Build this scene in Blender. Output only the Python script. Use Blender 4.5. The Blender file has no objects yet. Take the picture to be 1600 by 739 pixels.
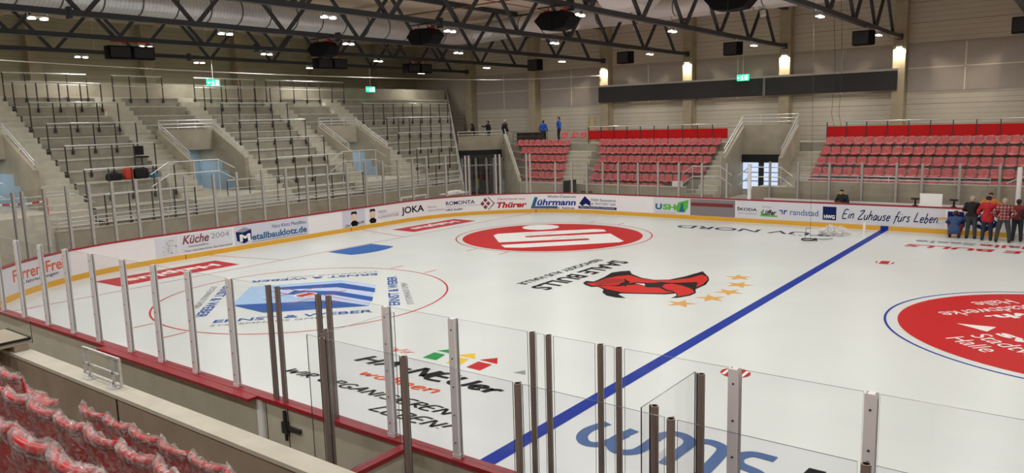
import bpy, bmesh, math, random
from mathutils import Vector, Matrix, noise as mnoise
random.seed(7)
PI = math.pi
SC = bpy.context.scene
COL = SC.collection

# ------------------------------------------------------------------ helpers
class MB:
    """collects shapes, then links them as ONE mesh object"""
    def __init__(s):
        s.v, s.f, s.m = [], [], []
    def face(s, idx, m=0):
        s.f.append(tuple(idx)); s.m.append(m)
    def poly(s, pts, m=0):
        b = len(s.v); s.v += [tuple(p) for p in pts]; s.face(range(b, b + len(pts)), m)
    def prism(s, poly, z0, z1, m=0):
        a = sum(poly[i][0] * poly[(i + 1) % len(poly)][1] - poly[(i + 1) % len(poly)][0] * poly[i][1] for i in range(len(poly)))
        if a < 0: poly = poly[::-1]
        n = len(poly); b = len(s.v)
        s.v += [(p[0], p[1], z0) for p in poly] + [(p[0], p[1], z1) for p in poly]
        s.face([b + i for i in range(n)][::-1], m); s.face([b + n + i for i in range(n)], m)
        for i in range(n):
            j = (i + 1) % n; s.face((b + i, b + j, b + n + j, b + n + i), m)
    def box(s, x0, x1, y0, y1, z0, z1, m=0):
        s.prism([(x0, y0), (x1, y0), (x1, y1), (x0, y1)], z0, z1, m)
    def obox(s, p, q, w, h, up=(0, 0, 1), m=0):
        """bar of section w x h from p to q"""
        p, q = Vector(p), Vector(q); d = (q - p).normalized(); u = Vector(up)
        r = d.cross(u)
        if r.length < 1e-4: r = d.cross(Vector((1, 0, 0)))
        r.normalize(); u = r.cross(d)
        b = len(s.v)
        for c in (p, q):
            for a, e in ((-1, -1), (1, -1), (1, 1), (-1, 1)):
                s.v.append(tuple(c + r * (a * w / 2) + u * (e * h / 2)))
        for f in ((3, 2, 1, 0), (4, 5, 6, 7), (0, 1, 5, 4), (1, 2, 6, 5), (2, 3, 7, 6), (3, 0, 4, 7)):
            s.face([b + i for i in f], m)
    def tube(s, p, q, r0, r1=None, n=10, m=0, caps=True):
        p, q = Vector(p), Vector(q); r1 = r0 if r1 is None else r1
        d = (q - p).normalized(); a = d.orthogonal().normalized(); c = d.cross(a)
        b = len(s.v)
        for o, r in ((p, r0), (q, r1)):
            for i in range(n):
                t = 2 * PI * i / n; s.v.append(tuple(o + a * (r * math.cos(t)) + c * (r * math.sin(t))))
        for i in range(n):
            j = (i + 1) % n; s.face((b + i, b + j, b + n + j, b + n + i), m)
        if caps:
            s.face([b + i for i in range(n)][::-1], m); s.face([b + n + i for i in range(n)], m)
    def path(s, pts, r, n=8, m=0):
        for a, b in zip(pts, pts[1:]): s.tube(a, b, r, n=n, m=m)
    def ball(s, c, r, n=10, sc=(1, 1, 1), m=0):
        b = len(s.v); k = n // 2
        s.v.append((c[0], c[1], c[2] + r * sc[2]))
        for i in range(1, k):
            t = PI * i / k
            for j in range(n):
                a = 2 * PI * j / n
                s.v.append((c[0] + r * sc[0] * math.sin(t) * math.cos(a), c[1] + r * sc[1] * math.sin(t) * math.sin(a), c[2] + r * sc[2] * math.cos(t)))
        s.v.append((c[0], c[1], c[2] - r * sc[2])); e = len(s.v) - 1
        for j in range(n):
            s.face((b, b + 1 + j, b + 1 + (j + 1) % n), m)
            for i in range(k - 2):
                q = b + 1 + i * n
                s.face((q + j, q + n + j, q + n + (j + 1) % n, q + (j + 1) % n), m)
            q = b + 1 + (k - 2) * n; s.face((q + j, e, q + (j + 1) % n), m)
    def mesh(s, name, mats, smooth=False):
        me = bpy.data.meshes.new(name); me.from_pydata(s.v, [], s.f)
        for mm in (mats if isinstance(mats, (list, tuple)) else [mats]): me.materials.append(mm)
        me.polygons.foreach_set('material_index', s.m)
        if smooth: me.polygons.foreach_set('use_smooth', [True] * len(s.f))
        me.update(); return me
    def build(s, name, mats, parent=None, smooth=False, label=None):
        return link(name, s.mesh(name, mats, smooth), parent, label)

def link(name, data, parent=None, label=None):
    o = bpy.data.objects.new(name, data); COL.objects.link(o)
    if parent is not None: o.parent = parent
    if label: o['label'] = label
    return o
def tag(o, label, cat=None, group=None, kind=None):
    o['label'] = label
    if cat: o['category'] = cat
    if group: o['group'] = group
    if kind: o['kind'] = kind
    return o
def empty(name, loc=(0, 0, 0), rz=0.0):
    o = link(name, None); o.location = loc; o.rotation_euler = (0, 0, rz); o.empty_display_size = .2; return o
def dup(root, loc, rz=None):
    r = root.copy(); COL.objects.link(r); r.location = loc
    if rz is not None: r.rotation_euler = (0, 0, rz)
    for ch in [o for o in KIDS.get(root.name, [])]:
        c = ch.copy(); COL.objects.link(c); c.parent = r
    return r
KIDS = {}
def remember(root): KIDS[root.name] = list(root.children)
def nth(i):
    w = ['zeroth', 'first', 'second', 'third', 'fourth', 'fifth', 'sixth', 'seventh', 'eighth', 'ninth', 'tenth', 'eleventh', 'twelfth']
    if i < len(w): return w[i]
    return str(i) + ('th' if 10 < i % 100 < 14 else {1: 'st', 2: 'nd', 3: 'rd'}.get(i % 10, 'th'))

# ------------------------------------------------------------------ materials
def lin(c):
    return tuple((x / 12.92 if x <= .04045 else ((x + .055) / 1.055) ** 2.4) for x in [k / 255 for k in c])
def mat(name, rgb, rough=.6, metal=0.0, var=.0, scale=3.0, bump=0.0, spec=.5, emit=None, alpha_noise=None):
    m = bpy.data.materials.new(name); m.use_nodes = True
    nt = m.node_tree; b = nt.nodes['Principled BSDF']; c = lin(rgb)
    b.inputs['Base Color'].default_value = (*c, 1); b.inputs['Roughness'].default_value = rough
    b.inputs['Metallic'].default_value = metal; b.inputs['Specular IOR Level'].default_value = .04 if name.startswith('paint_') else spec
    if var or bump:
        g = nt.nodes.new('ShaderNodeNewGeometry'); n = nt.nodes.new('ShaderNodeTexNoise')
        n.inputs['Scale'].default_value = scale; n.inputs['Detail'].default_value = 5
        nt.links.new(g.outputs['Position'], n.inputs['Vector'])
        if var:
            r = nt.nodes.new('ShaderNodeMapRange')
            r.inputs['From Min'].default_value = .3; r.inputs['From Max'].default_value = .7
            r.inputs['To Min'].default_value = 1 - var; r.inputs['To Max'].default_value = 1 + var
            x = nt.nodes.new('ShaderNodeVectorMath'); x.operation = 'SCALE'; x.inputs[0].default_value = c
            nt.links.new(n.outputs['Fac'], r.inputs['Value']); nt.links.new(r.outputs['Result'], x.inputs['Scale'])
            nt.links.new(x.outputs['Vector'], b.inputs['Base Color'])
        if bump:
            bp = nt.nodes.new('ShaderNodeBump'); bp.inputs['Strength'].default_value = bump; bp.inputs['Distance'].default_value = .02
            nt.links.new(n.outputs['Fac'], bp.inputs['Height']); nt.links.new(bp.outputs['Normal'], b.inputs['Normal'])
    if emit:
        b.inputs['Emission Color'].default_value = (*c, 1); b.inputs['Emission Strength'].default_value = emit
    return m
def stripes(m, axis, pitch, width, dark=.6, zlo=None, zhi=None):
    """dark joint lines every `pitch` metres along an axis of the surface"""
    nt = m.node_tree; b = nt.nodes['Principled BSDF']
    g = nt.nodes.new('ShaderNodeNewGeometry'); sp = nt.nodes.new('ShaderNodeSeparateXYZ')
    nt.links.new(g.outputs['Position'], sp.inputs[0])
    def mth(op, a, v):
        q = nt.nodes.new('ShaderNodeMath'); q.operation = op
        for i, k in enumerate((a, v)):
            if hasattr(k, 'links'): nt.links.new(k, q.inputs[i])
            else: q.inputs[i].default_value = k
        return q.outputs[0]
    fr = mth('FRACT', mth('DIVIDE', sp.outputs['XYZ'.index(axis)], pitch), 0)
    ln = mth('LESS_THAN', fr, width / pitch)
    if zlo is not None:
        ln = mth('MULTIPLY', ln, mth('SUBTRACT', 1, mth('MULTIPLY', mth('GREATER_THAN', sp.outputs[2], zlo), mth('LESS_THAN', sp.outputs[2], zhi))))
    k = mth('SUBTRACT', 1, mth('MULTIPLY', ln, 1 - dark))
    x = nt.nodes.new('ShaderNodeVectorMath'); x.operation = 'SCALE'
    src = b.inputs['Base Color']
    if src.is_linked: nt.links.new(src.links[0].from_socket, x.inputs[0])
    else: x.inputs[0].default_value = tuple(src.default_value)[:3]
    nt.links.new(k, x.inputs['Scale']); nt.links.new(x.outputs['Vector'], src)
    return m

def glass_mat(name, tint=(.985, .985, .988), refl=.9):
    m = bpy.data.materials.new(name); m.use_nodes = True; nt = m.node_tree; nt.nodes.clear()
    o = nt.nodes.new('ShaderNodeOutputMaterial'); t = nt.nodes.new('ShaderNodeBsdfTransparent'); g = nt.nodes.new('ShaderNodeBsdfGlossy')
    f = nt.nodes.new('ShaderNodeLayerWeight'); f.inputs['Blend'].default_value = .5
    p = nt.nodes.new('ShaderNodeMath'); p.operation = 'POWER'; p.inputs[1].default_value = 4.0; nt.links.new(f.outputs['Facing'], p.inputs[0])
    k = nt.nodes.new('ShaderNodeMath'); k.operation = 'MULTIPLY_ADD'; k.inputs[1].default_value = .45 * refl; k.inputs[2].default_value = .02
    nt.links.new(p.outputs[0], k.inputs[0])
    x = nt.nodes.new('ShaderNodeMixShader'); t.inputs[0].default_value = (*tint, 1); g.inputs['Roughness'].default_value = .02
    nt.links.new(k.outputs[0], x.inputs[0])
    nt.links.new(t.outputs[0], x.inputs[1]); nt.links.new(g.outputs[0], x.inputs[2]); nt.links.new(x.outputs[0], o.inputs[0])
    return m
def film_mat(name, lo=.08, hi=.55, scale=9.0, base=(.86, .84, .83)):
    """crumpled clear plastic film"""
    m = bpy.data.materials.new(name); m.use_nodes = True; nt = m.node_tree; nt.nodes.clear()
    o = nt.nodes.new('ShaderNodeOutputMaterial'); t = nt.nodes.new('ShaderNodeBsdfTransparent')
    p = nt.nodes.new('ShaderNodeBsdfPrincipled'); p.inputs['Base Color'].default_value = (*base, 1); p.inputs['Roughness'].default_value = .18
    tc = nt.nodes.new('ShaderNodeNewGeometry'); n = nt.nodes.new('ShaderNodeTexNoise'); n.inputs['Scale'].default_value = scale; n.inputs['Detail'].default_value = 3
    n.inputs['Distortion'].default_value = 1.2
    nt.links.new(tc.outputs['Position'], n.inputs['Vector'])
    r = nt.nodes.new('ShaderNodeMapRange'); r.inputs['From Min'].default_value = .42; r.inputs['From Max'].default_value = .7
    r.inputs['To Min'].default_value = lo; r.inputs['To Max'].default_value = hi
    bp = nt.nodes.new('ShaderNodeBump'); bp.inputs['Strength'].default_value = .8; bp.inputs['Distance'].default_value = .03
    nt.links.new(n.outputs['Fac'], r.inputs['Value']); nt.links.new(n.outputs['Fac'], bp.inputs['Height']); nt.links.new(bp.outputs['Normal'], p.inputs['Normal'])
    x = nt.nodes.new('ShaderNodeMixShader'); nt.links.new(r.outputs['Result'], x.inputs[0])
    nt.links.new(t.outputs[0], x.inputs[1]); nt.links.new(p.outputs[0], x.inputs[2]); nt.links.new(x.outputs[0], o.inputs[0])
    return m

M = dict(
    ice=mat('ice', (222, 228, 226), .32, var=.035, scale=.35, spec=.35),
    red=mat('paint_red', (196, 38, 40), .4), redad=mat('paint_ad_red', (190, 40, 52), .4), thinred=mat('paint_thin_red', (196, 60, 66), .4),
    blue=mat('paint_blue', (30, 58, 158), .4), crease=mat('paint_crease', (52, 104, 178), .4), navy=mat('paint_navy', (30, 40, 92), .4),
    ewdark=mat('paint_logo_blue', (44, 92, 170), .4), ewlight=mat('paint_logo_light_blue', (168, 200, 236), .4), ewmid=mat('paint_logo_lilac', (196, 208, 238), .4),
    white=mat('paint_white', (238, 238, 236), .4), black=mat('paint_black', (26, 26, 28), .4), gray=mat('paint_gray', (150, 152, 156), .4),
    gold=mat('paint_gold', (222, 168, 88), .4), green=mat('paint_green', (36, 150, 78), .4), yellow=mat('paint_yellow', (240, 196, 40), .4),
    bullred=mat('paint_bull_red', (206, 48, 40), .4), bulldark=mat('paint_bull_shade', (164, 48, 46), .4), orange=mat('paint_orange', (236, 90, 44), .4),
    steelblue=mat('paint_steel_blue', (84, 112, 160), .4), lightgray=mat('paint_light_gray', (196, 196, 202), .4),
    board=mat('dasher_white', (236, 232, 234), .35), kick=mat('kick_yellow', (226, 168, 44), .4), toprail=mat('rail_red', (150, 22, 36), .4),
    boardback=mat('dasher_back', (198, 192, 172), .6, var=.05), adgray=mat('ad_panel_grey', (214, 214, 222), .35), adtint=mat('ad_panel_lilac', (206, 206, 220), .35),
    adreflect=mat('ad_panel_dark', (128, 122, 126), .3), brown=mat('lettering_brown', (128, 52, 62), .4), teal=mat('lettering_teal', (22, 92, 140), .4),
    adgreen=mat('lettering_green', (84, 178, 60), .4), adorange=mat('lettering_orange', (214, 92, 52), .4),
    skin=mat('skin', (206, 152, 124), .5), pale=mat('portrait_skin', (222, 196, 172), .5),
    alu=mat('aluminium', (236, 233, 234), .35, .25), alugrey=mat('aluminium_grey', (172, 168, 162), .4, .25), bronze=mat('bronze_post', (134, 121, 113), .35, .25), galv=mat('galvanised_steel', (206, 207, 206), .35, .3, var=.06, scale=8),
    darksteel=mat('dark_post', (58, 56, 54), .5, .4), pvc=mat('white_padding', (232, 230, 228), .5), rimglass=mat('glass_edge', (48, 54, 52), .3),
    concrete=mat('concrete', (152, 147, 134), .8, var=.14, scale=1.6, bump=.05), concdark=mat('concrete_wall', (164, 155, 137), .85, var=.12, scale=1.2),
    conclight=mat('concrete_coping', (190, 185, 170), .8, var=.08, scale=3), concbrown=mat('concrete_parapet', (150, 134, 118), .85, var=.12, scale=2.0),
    floor=mat('hall_floor', (120, 116, 108), .7, var=.1), cladding=mat('wall_cladding', (197, 189, 175), .7, var=.05, scale=.8), clade=mat('wall_cladding_end', (172, 166, 142), .7, var=.05, scale=.8),
    panel=mat('wall_panel', (168, 158, 150), .8, var=.03), seam=mat('panel_seam', (214, 204, 190), .7), column=mat('column_concrete', (168, 156, 132), .8, var=.08, scale=2),
    roof=mat('roof_deck', (222, 206, 188), .8, var=.06, scale=.7), steel=mat('truss_steel', (58, 62, 68), .5, .3), duct=mat('duct_steel', (206, 208, 208), .32, .4, var=.05, scale=4),
    ductw=mat('duct_white', (232, 226, 224), .4, .0), ductseam=mat('duct_seam', (92, 90, 90), .5, .5), speaker=mat('speaker_black', (14, 13, 14), .8, spec=.15), grille=mat('speaker_grille', (30, 29, 31), .7, var=.2, scale=60),
    lamp=mat('lamp_glow', (255, 250, 238), .5, emit=14), lampw=mat('lamp_glow_warm', (255, 240, 200), .5, emit=10), exitg=mat('exit_glow', (40, 214, 150), .5, emit=1.6), exitw=mat('exit_white', (240, 255, 250), .5, emit=2.2),
    bandblack=mat('screen_black', (30, 26, 26), .6, var=.15, scale=20), bandframe=mat('screen_frame', (168, 162, 150), .5),
    seat=mat('seat_red', (190, 30, 36), .35, spec=.4), film=film_mat('plastic_film', .12, .6, 15.0, (.6, .56, .54)), filmfar=film_mat('plastic_film_light', .04, .34, 14.0), bracket=mat('seat_bracket', (50, 48, 46), .6),
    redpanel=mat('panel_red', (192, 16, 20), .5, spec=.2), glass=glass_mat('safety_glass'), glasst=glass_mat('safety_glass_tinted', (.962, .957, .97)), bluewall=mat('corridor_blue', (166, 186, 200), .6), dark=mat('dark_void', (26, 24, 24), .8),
    window=mat('daylight_window', (196, 214, 246), .4, emit=.9), wood=mat('plywood', (176, 136, 84), .7, var=.1, scale=6), rope=mat('rope', (58, 54, 52), .8), cable=mat('white_cable', (216, 212, 204), .5),
    jeans=mat('cloth_denim', (40, 48, 62), .85), cblack=mat('cloth_black', (24, 23, 25), .85), cred=mat('cloth_red', (178, 30, 40), .8), cblue=mat('cloth_blue', (46, 74, 118), .8),
    cbright=mat('cloth_bright_blue', (30, 84, 178), .8), corange=mat('cloth_orange', (208, 128, 62), .8), cgray=mat('cloth_grey', (62, 64, 64), .85), cgreen=mat('cloth_dark_green', (26, 38, 34), .85),
    crustred=mat('cloth_rust', (120, 46, 44), .85), hair=mat('hair_dark', (44, 34, 28), .8), hairg=mat('hair_grey', (178, 160, 140), .8), cap=mat('cap_black', (22, 20, 20), .8), shoe=mat('shoe_black', (20, 20, 20), .6),
    plasticblue=mat('plastic_blue', (48, 120, 170), .5), higreen=mat('plastic_lime', (130, 180, 50), .5), ladder=mat('ladder_yellow', (190, 160, 70), .6),
)
stripes(M['concrete'], 'Y', 2.42, .02, .55)
stripes(M['cladding'], 'Z', .28, .022, .62, 6.31, 8.92); stripes(M['cladding'], 'Z', 1.12, .035, .6, 6.31, 8.92)
stripes(M['clade'], 'Z', .28, .022, .66)
stripes(M['duct'], 'Y', .16, .02, .7); stripes(M['ductw'], 'X', .16, .02, .85)
def plaid():
    m = mat('cloth_plaid', (214, 178, 172), .85)
    for ax in 'XZ': stripes(m, ax, .12, .06, .38)
    nt = m.node_tree; x = nt.nodes.new('ShaderNodeMixRGB'); x.blend_type = 'MULTIPLY'; x.inputs[0].default_value = 1; x.inputs[2].default_value = (.86, .42, .44, 1); c = nt.nodes['Principled BSDF'].inputs['Base Color']; nt.links.new(c.links[0].from_socket, x.inputs[1]); nt.links.new(x.outputs[0], c)
    return m
M['plaid'] = plaid()

# ------------------------------------------------------------------ rink path
XL, YL, RC = -30.04, 15.0, 8.0
ARC = RC * PI / 2; L2 = 2 * (YL - RC)
def pos(s):
    """point on the boards' inner face and its inward normal at arc length s"""
    if s < 0: return Vector((XL + RC - s, -YL)), Vector((0, 1))
    if s < ARC:
        a = s / RC; return Vector((XL + RC - RC * math.sin(a), -YL + RC - RC * math.cos(a))), Vector((math.sin(a), math.cos(a)))
    s -= ARC
    if s < L2: return Vector((XL, -YL + RC + s)), Vector((1, 0))
    s -= L2
    if s < ARC:
        a = s / RC; return Vector((XL + RC - RC * math.cos(a), YL - RC + RC * math.sin(a))), Vector((math.cos(a), -math.sin(a)))
    s -= ARC
    return Vector((XL + RC + s, YL)), Vector((0, -1))
S_END = ARC * 2 + L2 + 30.0; S_BEG = -30.0
def srange(a, b, step=.3):
    n = max(1, int(math.ceil((b - a) / step))); return [a + (b - a) * i / n for i in range(n + 1)]
def sweep(mb, a, b, o0, o1, z0, z1, m=0, step=.3):
    ss = srange(a, b, step); base = len(mb.v)
    for s in ss:
        p, n = pos(s)
        for o, z in ((o0, z0), (o1, z0), (o1, z1), (o0, z1)): q = p + n * o; mb.v.append((q.x, q.y, z))
    for i in range(len(ss) - 1):
        k = base + 4 * i
        for e in range(4): g = (e + 1) % 4; mb.face((k + e, k + g, k + 4 + g, k + 4 + e), m)
    mb.face((base, base + 3, base + 2, base + 1), m); k = base + 4 * (len(ss) - 1); mb.face((k, k + 1, k + 2, k + 3), m)

# ------------------------------------------------------------------ text and flat marks
def text_geo(body, bold=0.0, shear=0.0):
    cu = bpy.data.curves.new('lettering', 'FONT'); cu.body = body; cu.size = 1; cu.offset = bold; cu.shear = shear; cu.fill_mode = 'BOTH'; cu.resolution_u = 4
    o = bpy.data.objects.new('lettering', cu); COL.objects.link(o)
    dg = bpy.context.evaluated_depsgraph_get(); dg.update(); me = o.evaluated_get(dg).to_mesh()
    vs = [tuple(v.co) for v in me.vertices]; fs = [tuple(p.vertices) for p in me.polygons]
    o.evaluated_get(dg).to_mesh_clear(); bpy.data.objects.remove(o); bpy.data.curves.remove(cu)
    x0 = min(v[0] for v in vs); x1 = max(v[0] for v in vs); y0 = min(v[1] for v in vs); y1 = max(v[1] for v in vs)
    asc = [v[1] for v in vs]
    return [((v[0] - x0) / (x1 - x0), (v[1] - y0) / (y1 - y0)) for v in vs], fs
GLYPH = {
 'E': (.6, [[(.55, 1), (.05, .97), (.0, .02), (.55, 0)], [(.02, .5), (.45, .53)]]), 'i': (.2, [[(.1, .55), (.08, 0)], [(.12, .78), (.13, .84)]]), 'n': (.5, [[(.02, .55), (.02, 0)], [(.03, .35), (.2, .55), (.38, .5), (.4, 0)]]),
 'Z': (.7, [[(.02, .9), (.6, 1), (.05, .02), (.65, .06)]]), 'u': (.5, [[(.02, .55), (.03, .1), (.2, 0), (.38, .15), (.4, .55)], [(.4, .5), (.42, 0)]]), 'h': (.5, [[(.05, 1.05), (.02, 0)], [(.03, .3), (.2, .55), (.36, .48), (.4, 0)]]),
 'a': (.5, [[(.4, .5), (.2, .56), (.02, .28), (.12, 0), (.36, .2), (.42, .54)], [(.42, .54), (.44, 0)]]), 's': (.4, [[(.35, .52), (.12, .55), (.05, .4), (.3, .22), (.25, .02), (0, .04)]]), 'e': (.45, [[(.03, .28), (.36, .33), (.3, .54), (.1, .5), (.02, .25), (.15, 0), (.4, .1)]]),
 'f': (.35, [[(.45, 1.05), (.25, 1), (.15, .5), (.05, -.25)], [(0, .52), (.38, .56)]]), 'ü': (.5, [[(.02, .55), (.03, .1), (.2, 0), (.38, .15), (.4, .55)], [(.4, .5), (.42, 0)], [(.12, .76), (.13, .82)], [(.32, .78), (.33, .84)]]), 'r': (.35, [[(.03, .55), (.03, 0)], [(.04, .35), (.18, .54), (.34, .52)]]),
 'L': (.6, [[(.1, 1.05), (.05, .5), (0, .02)], [(0, .02), (.55, .05)]]), 'b': (.45, [[(.08, 1.05), (.02, 0)], [(.03, .35), (.25, .52), (.38, .3), (.25, 0), (.02, .05)]]), '.': (.15, [[(.04, 0), (.06, .04)]]),
 'W': (.9, [[(0, 1), (.15, 0)], [(.15, 0), (.4, .75)], [(.4, .75), (.6, 0)], [(.6, 0), (.9, 1)]]), 'I': (.25, [[(.12, 1), (.08, 0)]]), 'R': (.6, [[(.05, 1), (.02, 0)], [(0, .98), (.4, .95), (.42, .6), (.04, .5)], [(.04, .5), (.55, 0)]]),
 'O': (.7, [[(.35, 1), (.05, .75), (.05, .2), (.35, 0), (.62, .3), (.6, .8), (.35, 1)]]), 'G': (.7, [[(.6, .85), (.35, 1), (.05, .7), (.05, .2), (.35, 0), (.6, .15), (.6, .42)], [(.6, .42), (.35, .42)]]), 'A': (.7, [[(0, 0), (.35, 1)], [(.35, 1), (.62, 0)], [(.12, .35), (.55, .38)]]),
 'N': (.7, [[(.03, 0), (.05, 1)], [(.05, 1), (.58, .02)], [(.58, .02), (.62, 1)]]), 'S': (.55, [[(.5, .9), (.2, 1), (.05, .75), (.45, .4), (.4, .05), (0, .06)]]), 'B': (.6, [[(.05, 1), (.02, 0)], [(0, .98), (.4, .9), (.35, .58), (.05, .52)], [(.05, .52), (.5, .4), (.42, .05), (0, 0)]]),
 '!': (.2, [[(.15, 1), (.08, .3)], [(.05, .02), (.06, .07)]]), 'H': (.7, [[(.06, 1), (.02, 0)], [(.62, 1), (.58, 0)], [(.04, .5), (.6, .53)]]), '-': (.45, [[(.05, .45), (.4, .48)]]), 'U': (.65, [[(.04, 1), (.03, .25), (.25, 0), (.55, .2), (.58, 1)]]),
 'w': (.65, [[(.02, .55), (.12, .02), (.3, .42), (.42, .02), (.6, .55)]]), 'o': (.5, [[(.22, .55), (.03, .35), (.1, .02), (.35, .05), (.42, .35), (.22, .55)]]), ' ': (.35, [])}
def hand_geo(body, pen, slant):
    """brush handwriting: every letter a set of rounded strokes, scaled into a unit box"""
    vs, fs, x = [], [], 0.0; rn = random.Random(len(body))
    for ch in body:
        w, st = GLYPH[ch]; dy = rn.uniform(-.04, .04)
        for k in st:
            mb = stroke([(x + a + slant * (c + dy), c + dy) for a, c in k], pen, 0); b = len(vs)
            vs += [(v[0], v[1]) for v in mb.v]; fs += [tuple(b + i for i in f) for f in mb.f]
        x += w + .12
    x0, x1, y0, y1 = min(v[0] for v in vs), max(v[0] for v in vs), min(v[1] for v in vs), max(v[1] for v in vs)
    return [((v[0] - x0) / (x1 - x0), (v[1] - y0) / (y1 - y0)) for v in vs], fs
def ice_text(body, O, X, Y, m, parent, label, bold=0.01, shear=0.0, z=.006, pen=0):
    vs, fs = hand_geo(body, pen, shear) if pen else text_geo(body, bold, shear); O, X, Y = Vector(O), Vector(X), Vector(Y)
    mb = MB()
    for a, b in vs: p = O + (X - O) * a + (Y - O) * b; mb.v.append((p.x, p.y, z))
    for f in fs: mb.face(f)
    up = (X - O).x * (Y - O).y - (X - O).y * (Y - O).x
    return mb.build('lettering', m, parent, label=label)
def ice_poly(pts, m, parent, label, z=.004, name='marking'):
    a = sum(pts[i][0] * pts[(i + 1) % len(pts)][1] - pts[(i + 1) % len(pts)][0] * pts[i][1] for i in range(len(pts)))
    if a < 0: pts = pts[::-1]
    bm = bmesh.new(); f = bm.faces.new([bm.verts.new((x, y, z)) for x, y in pts]); f.normal_update(); bmesh.ops.triangulate(bm, faces=[f])
    me = bpy.data.meshes.new(name); bm.to_mesh(me); bm.free(); me.materials.append(m)
    return link(name, me, parent, label)
def ring(mb, c, r0, r1, z, n=96, a0=0, a1=2 * PI):
    for i in range(n):
        t0 = a0 + (a1 - a0) * i / n; t1 = a0 + (a1 - a0) * (i + 1) / n
        mb.poly([(c[0] + r * math.cos(t), c[1] + r * math.sin(t), z) for r, t in ((r0, t0), (r1, t0), (r1, t1), (r0, t1))])
def strip(mb, p, q, w, z):
    p, q = Vector(p), Vector(q); d = (q - p).normalized(); n = Vector((-d.y, d.x)) * w / 2
    mb.poly([(*(p - n), z), (*(q - n), z), (*(q + n), z), (*(p + n), z)])
def stroke(pts, w, z):
    """a rounded brush line through pts"""
    P = [Vector(p) for p in pts]; Q = []
    for i in range(len(P) - 1):
        a, b, c, d = P[max(i - 1, 0)], P[i], P[i + 1], P[min(i + 2, len(P) - 1)]
        for k in range(6):
            t = k / 6; Q.append(.5 * ((2 * b) + (c - a) * t + (2 * a - 5 * b + 4 * c - d) * t * t + (3 * b - a - 3 * c + d) * t ** 3))
    Q.append(P[-1]); mb = MB(); b0 = len(mb.v)
    for i, q in enumerate(Q):
        d = (Q[min(i + 1, len(Q) - 1)] - Q[max(i - 1, 0)]).normalized(); n = Vector((-d.y, d.x)) * w / 2
        mb.v += [(*(q - n), z), (*(q + n), z)]
    for i in range(len(Q) - 1): mb.face((2 * i, 2 * i + 2, 2 * i + 3, 2 * i + 1))
    return mb

# ------------------------------------------------------------------ hall shell
WX, WY, EX = -47.7, 27.0, 9.0
def struct(name, mb, m, label=None):
    o = mb.build(name, m); o['kind'] = 'structure'
    if label: o['label'] = label
    return o
mb = MB(); mb.box(WX, EX, -WY, WY, -.4, -.03); struct('floor', mb, M['floor'], 'grey concrete hall floor around the rink boards')
ROOF = 11.75
mb = MB(); mb.box(WX - .3, EX + .3, -WY - .3, WY + .3, ROOF, ROOF + .3)
for i in range(13):
    y = -26 + i * 4.2 + .05
    if abs(y) < 27: mb.box(WX, EX, y - .07, y + .07, ROOF - .16, ROOF)
ceil = struct('ceiling', mb, M['roof'], 'tan trapezoid roof deck with purlins above the trusses')
p = MB()
for y in (-6.3, 2.2, 10.5): p.tube((-44, y, 11.45), (5, y, 11.45), .03, n=6)
for x in (-37, -25.5, -18.5, -12): p.tube((x, -20, 11.4), (x, 22, 11.4), .025, n=6)
p.build('sprinkler_pipe', mat('pipe_red', (130, 66, 54), .5), ceil)
w = MB(); w.box(WX, EX, WY, WY + .3, -.03, ROOF); wf = struct('wall_far', w, M['cladding'], 'long far wall of horizontal cladding with a band of smooth panels')
w = MB(); w.box(WX - .3, WX, -WY, WY, -.03, ROOF); struct('wall_end', w, M['clade'], 'olive end wall of ribbed cladding behind the standing terrace')
w = MB(); w.box(WX, EX, -WY - .3, -WY, -.03, ROOF); struct('wall_near', w, M['cladding'], 'ribbed wall behind the near stand')
w = MB(); w.box(EX, EX + .3, -WY, WY, -.03, ROOF); struct('bounce_wall_right', w, M['cladding'], 'unseen ribbed wall added on the right to bounce light')  # added across the rink to bounce light back; the hall runs on here
COLX = [-3.1 - 6.37 * i for i in range(7)] + [3.27]
pn = MB(); sm = MB()
xs = sorted(COLX)
for a, b in zip(xs, xs[1:]):
    pn.box(a + .35, b - .35, WY - .05, WY - .002, 6.31, 8.92)
    mx = (a + b) / 2; sm.box(mx - .035, mx + .035, WY - .06, WY - .05, 6.31, 8.92); sm.box(a + .35, b - .35, WY - .06, WY - .05, 7.59, 7.65)
pn.build('wall_panel', M['panel'], wf); sm.build('panel_seam', M['seam'], wf)
for x in COLX:
    m_ = MB(); m_.box(x - .32, x + .32, 26.3, 26.99, -.03, ROOF - .01); struct('column', m_, M['column'], 'square concrete column on the far wall')
for i, y in enumerate((-16.2, -9.9, -3.5, 2.9, 9.3, 15.7, 22.1)):
    m_ = MB(); m_.box(WX + .01, WX + .6, y - .32, y + .32, -.03, ROOF - .01); struct('column', m_, M['column'], 'square concrete column on the end wall')

# ------------------------------------------------------------------ ice and its markings
ol = [pos(s)[0] for s in srange(S_BEG, S_END, .4)]
mb = MB(); mb.prism([(q.x, q.y) for q in ol], -.025, 0)
ICE = mb.build('ice_sheet', M['ice']); tag(ICE, 'white rink ice with painted lines and sponsor logos', 'ice', kind='structure')
mk = MB(); mk.poly([(-7.8, -14.97, .004), (-7.5, -14.97, .004), (-7.5, 14.97, .004), (-7.8, 14.97, .004)]); mk.build('blue_line', M['blue'], ICE, label='thick blue line across the ice')
mk = MB(); strip(mk, (-26.14, -13.7), (-26.14, 13.7), .05, .003); mk.build('goal_line', M['thinred'], ICE, label='thin red goal line')
mk = MB(); strip(mk, (-26.14, 3.4), (-30.0, 4.27), .05, .003); strip(mk, (-26.14, -3.4), (-30.0, -4.27), .05, .003); mk.build('trapezoid_line', M['thinred'], ICE, label='thin red diagonals behind the goal line')
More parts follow.
